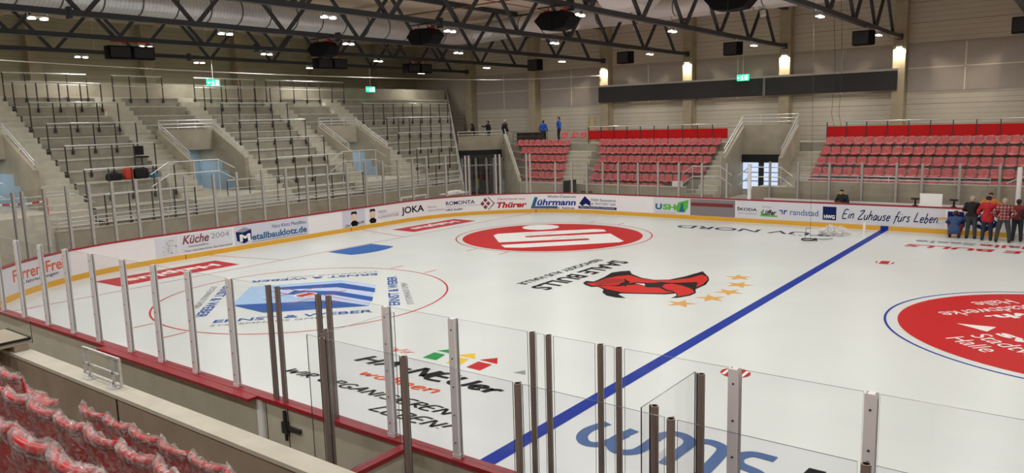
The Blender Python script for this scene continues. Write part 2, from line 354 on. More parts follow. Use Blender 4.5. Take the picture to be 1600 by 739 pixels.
ice_poly([(-26.02, -1.22)] + [(-26.02 + 1.8 * math.sqrt(max(0, 1 - (y / 2.1) ** 2)), y) for y in [-1.22 + 2.44 * i / 12 for i in range(13)]] + [(-26.02, 1.22)], M['crease'], ICE, 'blue goal crease', name='goal_crease')
C1, C2 = (-20.03, -7.0), (-20.03, 7.0)
for c, lb in ((C1, 'near'), (C2, 'far')):
    mk = MB(); ring(mk, c, 4.46, 4.52, .003)
    for sx in (-1, 1):
        for sy in (-1, 1): strip(mk, (c[0] + sx * .85, c[1] + sy * 4.52), (c[0] + sx * .85, c[1] + sy * 5.15), .06, .003)
    mk.build('faceoff_circle', M['thinred'], ICE, label='thin red face-off circle around the %s sponsor logo' % lb)
# near circle: blue cube emblem
ice_poly([(-20.89, -9.1), (-22.74, -7.18), (-20.85, -4.9), (-19.19, -4.78), (-17.13, -6.95), (-19.08, -9.1)], M['ewlight'], ICE, 'light blue cube emblem', z=.004, name='cube_emblem')
ice_poly([(-21.93, -6.93), (-20.44, -5.02), (-19.19, -4.78), (-17.13, -6.95), (-18.7, -7.06), (-20.15, -7.39)], M['ewmid'], ICE, 'lilac side of the cube emblem', z=.005, name='cube_side')
ice_poly([(-20.89, -9.1), (-18.7, -7.06), (-17.13, -6.95), (-19.2, -9.14)], M['ewdark'], ICE, 'blue side of the cube emblem', z=.006, name='cube_side')
ice_poly([(-21.93, -6.93), (-20.44, -5.19), (-18.8, -5.18), (-18.35, -5.61), (-20.05, -5.73), (-21.31, -6.91)], M['ewdark'], ICE, 'upper blue stripe of the cube emblem', z=.007, name='cube_stripe')
ice_poly([(-20.9, -6.8), (-19.59, -6.12), (-17.89, -6.1), (-17.49, -6.51), (-19.2, -6.53), (-20.6, -7.3)], M['ewdark'], ICE, 'lower blue stripe of the cube emblem', z=.007, name='cube_stripe')
def rot4(p, k):
    x, y = p[0] - C1[0], p[1] - C1[1]
    for _ in range(k): x, y = -y, x
    return (C1[0] + x, C1[1] + y)
for k in range(4):
    ice_text('ERNST & WEBER', rot4((-19.42, -10.62), k), rot4((-16.45, -7.42), k), rot4((-19.66, -10.39), k), M['ewdark'], ICE, 'blue lettering beside the cube emblem', bold=.02)
    ice_text('SYSTEMHAUS GMBH', rot4((-19.13, -10.9), k), rot4((-17.05, -8.5), k), rot4((-19.27, -10.76), k), M['gray'], ICE, 'small grey lettering beside the cube emblem', bold=0)
def spot(c, lb, r=.3):
    mk = MB(); ring(mk, c, 0, r, .008, 32); mk.build('faceoff_spot', M['red'], ICE, label=lb)
    mk = MB()
    for sgn in (-1, 1): strip(mk, (c[0] + sgn * r * .62, c[1] - r * .72), (c[0] + sgn * r * .62, c[1] + r * .72), .07, .009)
    mk.build('spot_bar', M['white'], ICE)
mk = MB(); ring(mk, C1, .3, .36, .008, 32); mk.build('spot_ring', M['white'], ICE)
spot(C1, 'red face-off spot inside the cube emblem'); spot((-6.0, -7.0), 'red face-off spot nearest the players bench'); spot((-6.0, 7.05), 'red face-off spot nearest the far boards')
for sx in (-1, 1):
    for sy in (-1, 1):
        mk = MB(); a = (C1[0] + sx * .6, C1[1] + sy * .25); strip(mk, a, (a[0] + sx * 1.2, a[1]), .05, .009); strip(mk, a, (a[0], a[1] + sy * .9), .05, .009); mk.build('corner_mark', M['thinred'], ICE)
# far circle: red disc with a white S and dot
mk = MB(); ring(mk, (-20.0, 6.85), 0, 4.12, .004); mk.build('bank_disc', M['red'], ICE, label='big red disc with a white S in the far circle')
mk = MB(); ring(mk, (-22.17, 9.03), 0, .92, .006, 40); mk.build('bank_dot', M['white'], ICE, label='white dot above the S')
ice_poly([(-22.58, 5.75), (-22.72, 6.24), (-21.85, 7.3), (-19.4, 9.65), (-18.94, 9.72), (-18.5, 9.21), (-21.1, 6.25), (-20.85, 5.95), (-18.02, 8.74), (-16.63, 7.3), (-16.4, 7.1), (-16.38, 6.69), (-19.26, 3.6), (-19.97, 3.25), (-20.55, 3.72), (-17.84, 6.65), (-18.16, 7.0), (-21.05, 4.22)], M['white'], ICE, 'white stepped S on the red disc', z=.006, name='bank_letter')
for sx in (-1, 1):
    for sy in (-1, 1):
        mk = MB(); a = (C2[0] + sx * .6, C2[1] + sy * .25); strip(mk, a, (a[0] + sx * 1.0, a[1]), .035, .009); strip(mk, a, (a[0], a[1] + sy * .8), .035, .009); mk.build('corner_mark', M['redad'], ICE)
# red adverts behind the goal line
ice_poly([(-28.62, -9.6), (-28.6, -4.88), (-26.88, -4.88), (-26.93, -9.55)], M['redad'], ICE, 'red advert bar near the near corner', name='advert_bar')
ice_text('Halplus', (-28.25, -5.35), (-28.25, -8.9), (-27.35, -5.35), M['white'], ICE, 'white lettering on the near red bar', bold=.03, z=.007)
ice_poly([(-28.5, 4.9), (-28.45, 9.6), (-26.82, 9.55), (-26.92, 4.88)], M['redad'], ICE, 'red advert bar near the far corner', name='advert_bar')
ice_text('Halplus', (-28.2, 8.9), (-28.2, 5.6), (-27.35, 8.9), M['white'], ICE, 'white lettering on the far red bar', bold=.03, z=.007)
ice_text('TÜV NORD', (-9.3, 13.0), (-16.35, 12.75), (-9.2, 11.95), M['navy'], ICE, 'dark blue lettering near the far boards', bold=.01)
ice_text('SAALE BULLS', (-14.53, 2.9), (-14.5, -2.55), (-13.78, 2.85), M['black'], ICE, 'black team lettering beside the bull head', bold=.03)
ice_text('EISHOCKEY AUS HALLE', (-15.2, 2.75), (-15.2, -2.3), (-14.86, 2.75), M['black'], ICE, 'small black line under the team lettering', bold=.02)
# bull head emblem
ice_poly([(-13.38, -1.09), (-13.45, -0.78), (-13.18, -0.74), (-13.25, 0.04), (-13.41, 0.83), (-13.25, 1.18), (-13.03, 1.43), (-12.71, 0.97), (-12.13, 0.56), (-11.61, 0.46), (-11.2, 0.74), (-10.98, 1.45), (-10.82, 2.54), (-10.27, 1.74), (-10.06, 1.28), (-9.88, 0.6), (-9.89, -0.16), (-9.67, -0.64), (-9.68, -1.04), (-9.83, -1.41), (-10.02, -1.62), (-10.02, -1.24), (-10.16, -0.98), (-10.37, -1.25), (-10.88, -1.49), (-11.58, -1.81), (-11.59, -1.96), (-11.15, -2.28), (-11.44, -2.36), (-11.8, -2.28), (-12.13, -1.98), (-12.31, -1.6), (-12.67, -1.35), (-12.82, -1.49), (-13.17, -1.31)], M['black'], ICE, 'black outline of the bull head emblem', z=.004, name='bull_outline')
BR = 'red face of the bull head emblem'
ice_poly([(-13.26, -1.09), (-13.08, -0.89), (-13.07, -0.09), (-12.92, 0.41), (-12.66, 0.75), (-12.05, 0.41), (-11.52, 0.37), (-11.05, 0.73), (-10.73, 1.31), (-10.62, 1.98), (-10.35, 1.79), (-10.13, 1.35), (-9.97, 0.57), (-9.98, 0.1), (-10.25, 0.83), (-10.9, 0.31), (-11.22, 0.22), (-11.5, -0.03), (-11.96, -0.2), (-12.11, -0.61), (-12.32, -0.9), (-12.72, -1.18), (-12.87, -1.35)], M['bullred'], ICE, BR, z=.006, name='bull_face')
ice_poly([(-12.7, -1.3), (-12.46, -1.07), (-12.1, -0.97), (-12.01, -0.75), (-11.8, -0.51), (-11.53, -0.4), (-11.33, -0.67), (-10.95, -0.5), (-10.57, -0.82), (-10.29, -0.86), (-10.49, -1.16), (-11.1, -1.49), (-11.61, -1.67), (-12.24, -1.52)], M['bullred'], ICE, 'red jaw of the bull head emblem', z=.006, name='bull_jaw')
ice_poly([(-10.93, -0.34), (-11.01, 0.03), (-10.85, 0.21), (-10.46, 0.11), (-10.03, -0.17), (-9.75, -0.54), (-9.75, -0.94), (-9.92, -1.35), (-10.11, -0.99), (-10.36, -0.74), (-10.68, -0.61)], M['bullred'], ICE, 'red horn of the bull head emblem', z=.007, name='bull_horn')
ice_poly([(-13.05, -0.92), (-13.02, -0.18), (-12.66, 0.04), (-12.42, -0.01), (-12.35, -0.43), (-12.59, -0.75), (-12.74, -1.15)], M['bulldark'], ICE, 'dark red muzzle of the bull head emblem', z=.007, name='bull_muzzle')
ice_poly([(-11.89, -0.34), (-11.6, -0.24), (-11.44, -0.48)], M['white'], ICE, 'white eye of the bull head emblem', z=.008, name='bull_eye')
ice_poly([(-12.29, -0.58), (-12.3, -0.26), (-12.57, 0.19), (-12.35, -0.04), (-12.1, -0.24), (-12.05, -0.55), (-11.89, -0.96), (-12.06, -0.78), (-12.14, -0.97)], M['black'], ICE, 'black crease marks of the bull head emblem', z=.009, name='bull_mark')
ice_poly([(-11.53, -0.36), (-11.29, 0.27), (-10.89, 0.28), (-11.05, -0.08), (-10.9, -0.51), (-11.31, -0.66)], M['black'], ICE, 'black brow of the bull head emblem', z=.009, name='bull_mark')
for (x, y), an in zip([(-9.4, 2.17), (-8.99, 1.11), (-8.89, -0.01), (-9.03, -1.03), (-9.49, -2.07)], (.75, .3, 0, -.35, -.8)):
    pts = []
    for i in range(10):
        r = .46 if i % 2 == 0 else .18; t = an + PI * i / 5; pts.append((x + r * math.cos(t), y + r * math.sin(t)))
    ice_poly(pts, M['gold'], ICE, 'gold star beside the bull head emblem', name='star')
# near advert
NA = 'handwritten advert near the players bench'
ice_text('Wir', (-13.42, -9.81), (-12.66, -9.74), (-13.5, -9.5), M['orange'], ICE, 'small red word of the ' + NA, shear=.3, pen=.1)
ice_text('HA-NEUer', (-13.5, -10.82), (-9.38, -10.8), (-13.5, -10.2), M['black'], ICE, 'big black word of the ' + NA, shear=.2, pen=.2)
ice_text('wohnen', (-12.62, -11.38), (-10.42, -11.36), (-12.66, -10.98), M['orange'], ICE, 'red word of the ' + NA, shear=.25, pen=.14)
ice_text('WIR ORGANISIEREN', (-14.2, -12.14), (-9.4, -12.08), (-14.2, -11.8), M['black'], ICE, 'black line of the ' + NA, shear=.3, pen=.17)
ice_text('LEBEN!', (-10.93, -12.68), (-9.02, -12.6), (-10.93, -12.3), M['black'], ICE, 'last black word of the ' + NA, shear=.3, pen=.17)
for nm, a, b in (('green', [(-12.32, -9.3), (-11.98, -9.3), (-11.88, -9.72), (-12.28, -9.74)], [(-12.36, -9.17), (-12.1, -8.84), (-11.86, -9.17)]),
                 ('yellow', [(-11.67, -9.29), (-11.3, -9.27), (-11.2, -9.7), (-11.56, -9.74)], [(-11.72, -9.17), (-11.46, -8.86), (-11.2, -9.17)]),
                 ('red', [(-11.01, -9.28), (-10.61, -9.29), (-10.58, -9.74), (-10.98, -9.73)], [(-11.06, -9.17), (-10.81, -8.84), (-10.54, -9.19)])):
    ice_poly(a, M[nm], ICE, nm + ' house of the handwritten advert', name='house_sign'); ice_poly(b, M[nm], ICE, nm + ' roof of the handwritten advert', name='house_roof')
ice_poly([(-9.9, -9.46), (-9.77, -9.2), (-9.6, -9.43)], M['gray'], ICE, 'grey tip of the handwritten advert', name='house_roof')
# big letters by the bench
for zi, pts in enumerate(([(-6.86, -10.72), (-6.99, -11.13), (-6.94, -11.45), (-6.75, -11.64), (-6.54, -11.58), (-6.43, -11.32), (-6.36, -11.0)],
            [(-6.33, -10.74), (-6.42, -11.23), (-6.31, -11.53), (-6.13, -11.63), (-5.96, -11.54), (-5.88, -11.33), (-5.85, -10.69), (-5.68, -10.5), (-5.46, -10.55), (-5.33, -10.76), (-5.34, -11.16), (-5.35, -11.66)],
            [(-5.35, -10.8), (-5.24, -10.58), (-5.04, -10.5), (-4.82, -10.62), (-4.76, -10.96), (-4.74, -11.64)],
            [(-4.0, -10.56), (-4.35, -10.56), (-4.49, -10.78), (-4.4, -11.02), (-4.1, -11.13), (-3.95, -11.3), (-4.0, -11.6), (-4.4, -11.66)])):
    stroke(pts, .2, .004 + .0015 * zi).build('lettering', M['steelblue'], ICE, label='large blue rounded letter stroke by the near boards')
ice_poly([(-5.57, -11.51), (-5.59, -11.05), (-5.4, -11.05), (-5.4, -11.5)], M['lightgray'], ICE, 'pale block in the big blue lettering', z=.002, name='lettering_block')
ice_poly([(-3.52, -10.8), (-3.5, -10.55), (-3.25, -10.55), (-3.25, -10.8)], M['black'], ICE, 'dark dot after the big blue lettering', name='lettering_dot')
ice_text('SAALE BULLS', (.3, 11.62), (-6.1, 11.58), (.3, 11.0), M['redad'], ICE, 'red team lettering near the far boards', bold=.03, shear=.1)
ice_text('Halle', (-1.7, 12.85), (-3.7, 12.8), (-1.7, 12.2), M['redad'], ICE, 'red word above the red team lettering', bold=.02)
ice_text('Saale', (-3.85, 12.85), (-5.95, 12.8), (-3.85, 12.25), M['gray'], ICE, 'grey word above the red team lettering', bold=.02)
# centre circle
mk = MB(); ring(mk, (0, 0), 4.46, 4.52, .004, 128); mk.build('center_ring', M['blue'], ICE, label='thin blue centre ring')
mk = MB(); ring(mk, (0, 0), 0, 4.2, .004, 128); mk.build('center_disc', M['red'], ICE, label='big red centre disc')
for k in range(4):
    def q(x, y):
        for _ in range(k): x, y = y, -x
        return (x, y)
    def seg(lbl, o, u, ww, h, bold):
        ice_text(lbl, q(*o), q(o[0] + u[0] * ww, o[1] + u[1] * ww), q(o[0] - u[1] * h, o[1] + u[0] * h), M['white'], ICE, 'white lettering on the red centre disc', bold=bold, z=.007)
    u = (.74, -.67)
    seg('swh.', (-2.0, -1.12), u, 1.9, .42, .04); seg('Stadtwerke', (-2.46, -1.57), u, 2.75, .5, .0); seg('Halle', (-2.88, -2.08), u, 1.15, .48, .0)
    ice_poly([q(-2.84, -0.54), q(-2.01, -0.44), q(-2.15, -0.99)], M['white'], ICE, 'white triangle on the red centre disc', z=.007, name='triangle_mark')

# ------------------------------------------------------------------ dasher boards
BO = empty('rink_boards'); tag(BO, 'white dasher boards with yellow kick plate and sponsor adverts around the ice', 'dasher boards')
mb = MB(); sweep(mb, S_BEG, S_END, -.02, 0, -.025, 1.09); mb.build('facing', M['board'], BO)
mb = MB(); sweep(mb, S_BEG, S_END, -.11, -.02, -.025, 1.09); mb.build('backing', M['boardback'], BO, label='beige outer face of the boards')
mb = MB(); sweep(mb, S_BEG, S_END, 0, .012, 0, .2); mb.build('kick_plate', M['kick'], BO, label='yellow kick plate')
mb = MB(); sweep(mb, S_BEG, S_END, -.17, .016, 1.09, 1.15); mb.build('top_rail', M['toprail'], BO, label='dark red top rail')
mb = MB(); sweep(mb, -11.5, -6.5, -.34, -.17, 1.10, 1.145); mb.build('ledge', M['toprail'], BO, label='wide red ledge beside the gate')
mb = MB(); mb.box(-10.6, -10.48, -15.16, -15.115, .35, 1.09); mb.build('gate_jamb', M['white'], BO, label='white gate jamb')
mb = MB(); mb.box(-9.93, -9.9, -15.15, -15.112, .55, 1.02); mb.box(-9.98, -9.55, -15.16, -15.115, .74, .8); mb.box(-9.96, -9.84, -15.18, -15.115, .68, .86); mb.tube((-9.87, -15.18, .8), (-9.87, -15.18, 1.05), .02); mb.build('gate_latch', M['darksteel'], BO, label='black gate latch')
mb = MB()
for x in (-10.42, -9.87, -8.9): mb.box(x - .008, x + .008, -15.114, -15.111, 0, 1.09)
mb.build('gate_gap', M['dark'], BO)
def bquad(s0, s1, z0, z1, m, name='advert_panel', label=None, off=.004):
    b = MB(); ss = srange(s0, s1, .15)
    for a, c in zip(ss, ss[1:]):
        pa, na = pos(a); pc, nc = pos(c); pa = pa + na * off; pc = pc + nc * off
        b.poly([(pa.x, pa.y, z0), (pc.x, pc.y, z0), (pc.x, pc.y, z1), (pa.x, pa.y, z1)])
    return b.build(name, m, BO, label=label)
def btext(body, s0, s1, z0, z1, m, bold=.01, shear=0, rise=0.0, label=None, off=.008, pen=0):
    vs, fs = hand_geo(body, pen, shear) if pen else text_geo(body, bold, shear); b = MB()
    for a, c in vs:
        q, n = pos(s0 + (s1 - s0) * a); q = q + n * off; b.v.append((q.x, q.y, z0 + (z1 - z0) * c + rise * a))
    for f in fs: b.face(f)
    return b.build('lettering', m, BO, label=label or 'lettering "%s" on the boards' % body.lower())
def bpoly(pts, m, name='advert_mark', label=None, off=.009):
    bm = bmesh.new(); vv = []
    for s, z in pts: q, n = pos(s); q = q + n * off; vv.append(bm.verts.new((q.x, q.y, z)))
    f = bm.faces.new(vv); f.normal_update(); bmesh.ops.triangulate(bm, faces=[f]); me = bpy.data.meshes.new(name); bm.to_mesh(me); bm.free(); me.materials.append(m)
    return link(name, me, BO, label)
def bdisc(s, z, rs, rz, m, name='advert_mark', label=None, off=.009): return bpoly([(s + rs * math.cos(2 * PI * i / 20), z + rz * math.sin(2 * PI * i / 20)) for i in range(20)], m, name, label, off)
# end boards, from the near corner on
bquad(6.0, 9.5, .21, 1.08, M['adgray'], label='pale advert panel in the near corner')
btext('Farren-Frei', 6.65, 9.2, .55, .95, M['adorange'], .02); btext('die fahrleistungen', 6.9, 8.9, .36, .5, M['black'], .01)
bquad(13.0, 14.0, .22, 1.0, M['adgray'], label='speckled pale advert panel')
rr = random.Random(3)
for i in range(16): bdisc(13.1 + rr.random() * .85, .3 + rr.random() * .62, .022, .022, rr.choice([M['black'], M['gold'], M['gray'], M['green']]), name='speckle')
for i in range(6): bquad(13.42, 13.68, .36 + i * .09, .39 + i * .09, M['lightgray'], name='text_block', off=.008)
bquad(14.05, 16.45, .26, 1.0, M['adgray'], label='pale advert panel beside the speckled panel')
btext('Küche', 14.15, 15.35, .62, .98, M['brown'], .02, .3); btext('2004', 15.45, 16.3, .7, .92, M['gray'], 0.0)
btext('www.kueche2004.de', 14.4, 15.3, .47, .55, M['black'], 0); btext('Träum nicht Deine Küche, lebe Deine Küche!', 14.2, 16.4, .28, .38, M['black'], 0)
bquad(16.55, 20.5, .22, 1.05, M['adtint'], label='lilac advert panel with a blue cube')
bpoly([(16.62, .82), (17.05, .98), (17.4, .86), (17.4, .4), (17.0, .27), (16.66, .42)], M['navy'], label='dark blue cube mark'); bpoly([(16.62, .82), (17.05, .98), (17.4, .86), (16.98, .76)], M['gray'], label='grey cube top', off=.011)
btext('M', 16.8, 17.34, .36, .68, M['white'], .05, off=.013); btext('etallbauklotz.de', 17.42, 20.4, .34, .64, M['teal'], .03); btext('Nico Klotz Metallbau', 18.5, 20.38, .76, .92, M['navy'], 0); bquad(17.4, 20.4, .26, .28, M['teal'], name='underline', off=.008)
bquad(20.55, 21.6, .21, 1.06, M['board']); bquad(21.62, 22.5, .21, 1.06, M['board']); bquad(22.6, 24.1, .21, 1.08, M['adtint'], label='lilac advert panel with a small portrait')
for s0, col in ((23.35, M['pale']), (24.6, M['pale'])):
    bdisc(s0, .66, .2, .24, col, label='pale round portrait face'); bpoly([(s0 - .24, .4), (s0 - .14, .24), (s0 + .2, .24), (s0 + .26, .4), (s0 + .1, .52), (s0 - .1, .52)], M['black'], label='dark collar of the portrait', off=.011)
    bpoly([(s0 - .2, .82), (s0 - .15, .98), (s0 + .17, .98), (s0 + .22, .82), (s0, .88)], M['black'], label='dark hair of the portrait', off=.011)
btext('Der Gebäude', 22.75, 24.0, .22, .36, M['black'], .01, .4, rise=.12)
btext('MEIN', 25.0, 25.6, .68, .84, M['gray'], 0); btext('KLIMAPARTNER', 25.0, 26.5, .42, .56, M['gray'], 0); bquad(25.0, 26.5, .61, .62, M['gray'], name='underline', off=.008)
btext('JOKA', 26.7, 28.28, .36, .84, M['black'], .02); btext('Passion', 28.52, 29.1, .62, .72, M['gray'], 0); btext('schöne Räume', 28.52, 29.6, .42, .54, M['gray'], 0)
btext('ROMONTA', 29.7, 31.45, .66, .88, M['navy'], .015); bquad(29.7, 31.8, .56, .575, M['gray'], name='underline', off=.008); btext('HRZ GmbH', 29.7, 30.7, .34, .46, M['black'], .02)
for dx, dz in ((0, .2), (-.17, 0), (.17, 0), (0, -.2)): bpoly([(32.08 + dx - .13, .62 + dz), (32.08 + dx, .62 + dz + .14), (32.08 + dx + .13, .62 + dz), (32.08 + dx, .62 + dz - .14)], M['brown'], label='brown diamond mark')
bpoly([(32.2, 1.0), (32.56, .62), (32.2, .24), (32.26, .24), (32.64, .62), (32.26, 1.0)], M['brown'], label='brown chevron mark')
btext('Thürer', 32.75, 34.5, .32, .66, M['redad'], .04, .25); btext('Fleischerei aus', 32.8, 34.4, .78, .9, M['redad'], 0, .2)
bpoly([(34.72, .25), (34.95, .9), (35.15, .9), (34.98, .38), (36.3, .38), (36.3, .25)], M['teal'], label='blue bracket of the advert'); btext('ührmann', 35.1, 37.4, .42, .78, M['blue'], .03, .2); btext('Wohn-Centrum', 35.7, 37.4, .86, 1.0, M['navy'], .01); btext('an der Saline', 35.6, 37.3, .22, .34, M['navy'], .01)
bpoly([(37.6, .55), (37.95, .98), (38.3, .66), (38.3, .4), (38.0, .55), (37.8, .4)], M['navy'], label='navy house mark'); btext('PARK Bausanstrich', 38.35, 39.9, .7, .84, M['navy'], 0); btext('& TROTZEIT GbR', 38.35, 39.9, .5, .62, M['navy'], 0); bquad(37.55, 39.95, .26, .4, M['navy'], name='text_bar', off=.008); btext('Malerei Tapeten Bau und Handwerk', 37.65, 39.85, .29, .37, M['white'], 0, off=.012)
bquad(42.2, 44.25, .21, 1.08, M['adgray'], label='white advert panel with a green leaf')
btext('U', 42.32, 42.7, .42, .74, M['teal'], .05); btext('SH', 42.75, 43.5, .42, .74, M['adgreen'], .05); btext('Umwelt-Service Halle', 42.35, 43.5, .27, .33, M['gray'], 0)
bpoly([(43.55, .34), (43.5, .6), (43.65, .85), (44.2, 1.0), (44.18, .6), (44.0, .34)], M['adgreen'], label='green leaf mark'); bpoly([(43.68, .34), (43.75, .55), (43.8, .8), (43.9, .8), (43.92, .55), (44.0, .34)], M['teal'], label='blue flask on the leaf', off=.012)
bquad(44.3, 46.7, .21, 1.06, M['adreflect'], label='dark reflective advert panel'); bquad(44.35, 46.6, .7, .88, M['crustred'], name='advert_stripe', off=.008)
bquad(46.75, 55.9, .21, 1.08, M['adgray'], label='long pale panel with lettering along the far boards')
btext('ŠKODA', 46.8, 47.8, .58, .76, M['black'], .02); btext('www.autohaus.de', 46.85, 47.8, .42, .5, M['gray'], 0)
btext('Lüffer', 48.05, 48.75, .42, .68, M['black'], .03, .2); bpoly([(47.98, .35), (48.0, .6), (48.1, .62), (48.1, .42), (48.8, .42), (48.8, .35)], M['adgreen'], label='green bracket mark'); btext('Autohaus', 48.05, 48.5, .78, .86, M['gray'], 0, .2)
bpoly([(48.88, .7), (49.05, .7), (49.05, .5), (49.0, .5), (49.0, .65), (48.88, .65)], M['blue'], label='small blue hook mark'); bpoly([(49.1, .5), (49.1, .65), (49.14, .7), (49.26, .7), (49.26, .65), (49.16, .62), (49.15, .5)], M['blue'], label='small blue hook mark')
btext('randstad', 49.4, 50.7, .48, .76, M['steelblue'], .01)
bquad(50.9, 51.5, .34, .96, M['navy'], label='navy square on the far boards', off=.008); btext('HWG', 50.96, 51.44, .4, .58, M['white'], .04, off=.012)
btext('Ein Zuhause fürs Leben.', 51.75, 55.7, .32, .9, M['navy'], 0, .35, pen=.125)
bquad(56.0, 56.65, .34, .98, M['navy'], label='navy square behind the crouching man', off=.008)
bpoly([(56.75, .52), (57.35, .95), (57.95, .52), (57.4, .2)], M['navy'], label='navy diamond behind the standing men'); btext('ALT', 57.0, 57.7, .44, .62, M['white'], .03, off=.012)
bquad(14.22, 14.26, .0, .2, M['thinred'], name='line_mark', off=.015); bquad(23.1, 23.14, 0, .2, M['thinred'], name='line_mark', off=.015); bquad(35.0, 35.05, 0, .2, M['thinred'], name='line_mark', off=.015)
bquad(53.4, 53.72, 0, .205, M['blue'], name='line_mark', off=.015, label='blue line carried up the kick plate')

# ------------------------------------------------------------------ safety glass
def pane_mesh(w, z0, z1, t=.012, m=None):
    b = MB(); b.box(-w / 2, w / 2, -t / 2, t / 2, z0, z1)
    b.m = [1, 1, 0, 1, 0, 1]   # bottom, top, front, right, back, left
    return b.mesh('safety_glass', [m or M['glass'], M['rimglass']])
def pane(p, q, z0, z1, label, group='safety glass panes', m=None):
    p, q = Vector(p), Vector(q); d = q - p
    o = link('safety_glass', pane_mesh(d.length, z0, z1, m=m)); c = (p + q) / 2; o.location = (c.x, c.y, 0); o.rotation_euler = (0, 0, math.atan2(d.y, d.x))
    return tag(o, label, 'safety glass', group)
def channel_mesh(z0, z1, m='alu'):
    b = MB(); b.box(-.028, .028, -.035, .035, z0, z1); b.box(-.05, .05, -.041, -.035, z0, z1); b.box(-.05, .05, .035, .041, z0, z1)
    z = z0 + .2
    while z < z1: b.tube((0, -.046, z), (0, .046, z), .011, n=6, m=1); z += .36
    b.box(-.06, .06, -.045, .045, z0, z0 + .05)
    return b.mesh('glass_post', [M[m], M['darksteel']])
def bronze_mesh(z0, z1):
    b = MB(); n = 14; r = .034
    for i in range(n):
        t0, t1 = 2 * PI * i / n, 2 * PI * (i + 1) / n
        b.poly([(r * math.cos(t0), r * math.sin(t0), z0), (r * math.cos(t1), r * math.sin(t1), z0), (r * math.cos(t1), r * math.sin(t1), z1), (r * math.cos(t0), r * math.sin(t0), z1)])
        q = r * .72; b.poly([(r * math.cos(t0), r * math.sin(t0), z1), (r * math.cos(t1), r * math.sin(t1), z1), (q * math.cos(t1), q * math.sin(t1), z1), (q * math.cos(t0), q * math.sin(t0), z1)], 0)
        b.poly([(q * math.cos(t1), q * math.sin(t1), z1), (q * math.cos(t1), q * math.sin(t1), z1 - .15), (q * math.cos(t0), q * math.sin(t0), z1 - .15), (q * math.cos(t0), q * math.sin(t0), z1)], 1)
    b.poly([(r * .7 * math.cos(2 * PI * i / n), r * .7 * math.sin(2 * PI * i / n), z1 - .15) for i in range(n)], 1)
    b.box(-.01, .01, .03, .046, z0, z1, 1)
    return b.mesh('glass_post', [M['bronze'], M['dark']])
PC = {}
def post(x, y, ang, z0, z1, label, kind='alu', group='safety glass posts'):
    k = (kind, z0, z1)
    if k not in PC: PC[k] = bronze_mesh(z0, z1) if kind == 'bronze' else channel_mesh(z0, z1, kind)
    o = link('glass_post', PC[k]); o.location = (x, y, 0); o.rotation_euler = (0, 0, ang)
    return tag(o, label, 'glass post', group)
def ang_of(s): n = pos(s)[1]; return math.atan2(n.y, n.x) - PI / 2
def on_boards(s): p, n = pos(s); return p - n * .075
GZ0 = 1.152
# end and far glass
ES = [1.2, 2.4, 3.6, 4.8, 6.0, 7.3, 7.75, 8.75, 9.73, 10.64, 11.56, 12.51, 13.46, 14.55, 15.83, 16.93, 18.22, 19.48, 20.64, 21.9, 23.12, 24.35, 25.55, 26.67, 27.67, 28.61, 29.8, 30.99, 31.19, 32.76, 32.99, 34.52, 34.73, 36.18, 37.15, 38.06, 39.06, 40.03, 41.25, 42.44, 43.63, 44.9, 46.22]
prev = None
for i, s in enumerate(ES):
    hi = 3.42 if s < 34.8 else 2.9
    q = on_boards(s); where = 'end boards' if s < 31.1 else 'far corner boards' if s < 39 else 'far boards'
    post(q.x, q.y, ang_of(s), GZ0, hi, '%s slim glass post from the left along the end and far boards' % nth(i + 1), 'alugrey')
    if prev is not None:
        a = on_boards(prev); d = (q - a).normalized()
        pane(a + d * .065, q - d * .065, GZ0, hi, 'clear pane between the %s and %s posts of the end and far boards' % (nth(i), nth(i + 1)))
    prev = s
a, q = on_boards(46.22), on_boards(47.25); pane(a + Vector((.065, 0)), q, GZ0, 2.9, 'last clear pane of the far glass, beside the padded post at the bench')
for s, lb in ((47.37, 'white padded post ending the glass left of the far players bench'), (58.45, 'white padded post ending the glass right of the far players bench')):
    q = on_boards(s); b = MB(); b.tube((0, 0, GZ0), (0, 0, 2.88), .09, n=16); o = b.build('padded_post', M['pvc'], smooth=False); o.location = (q.x, q.y, 0); tag(o, lb, 'post')
# near glass on the boards
NP = [(-20.8, 0), (-19.6, 0), (-18.33, 0), (-17.1, 0), (-15.95, 0), (-14.68, 0), (-13.56, 0), (-12.42, 0), (-11.2, 0), (-10.17, 1), (-9.95, 1), (-9.0, 1), (-8.78, 1), (-7.62, 0), (-6.46, 0), (-5.28, 1), (-5.06, 1), (-4.4, 1), (-4.18, 1), (-2.95, 0), (-1.77, 0), (-.55, 0), (.65, 0)]
prev = None
for i, (x, k) in enumerate(NP):
    post(x, -15.08, 0, GZ0, 2.93, '%s post from the left in the near glass, %s' % (nth(i + 1), 'a dark bronze tube' if k else 'a bolted aluminium channel'), 'bronze' if k else 'alu')
    if prev is not None:
        g = .065
        if x - prev > .3: pane((prev + g, -15.08), (x - g, -15.08), GZ0, 2.93, 'clear glass pane between the %s and %s posts of the near glass' % (nth(i), nth(i + 1)))
        else: pane((prev + .055, -15.08), (x - .055, -15.08), GZ0, 2.93, 'narrow glass strip between paired bronze posts %s and %s of the near glass' % (nth(i), nth(i + 1)))
    prev = x
q = on_boards(1.2); pane((q.x + .07, q.y + .01), (-20.87, -15.08), GZ0, 2.93, 'clear glass pane closing the near corner')
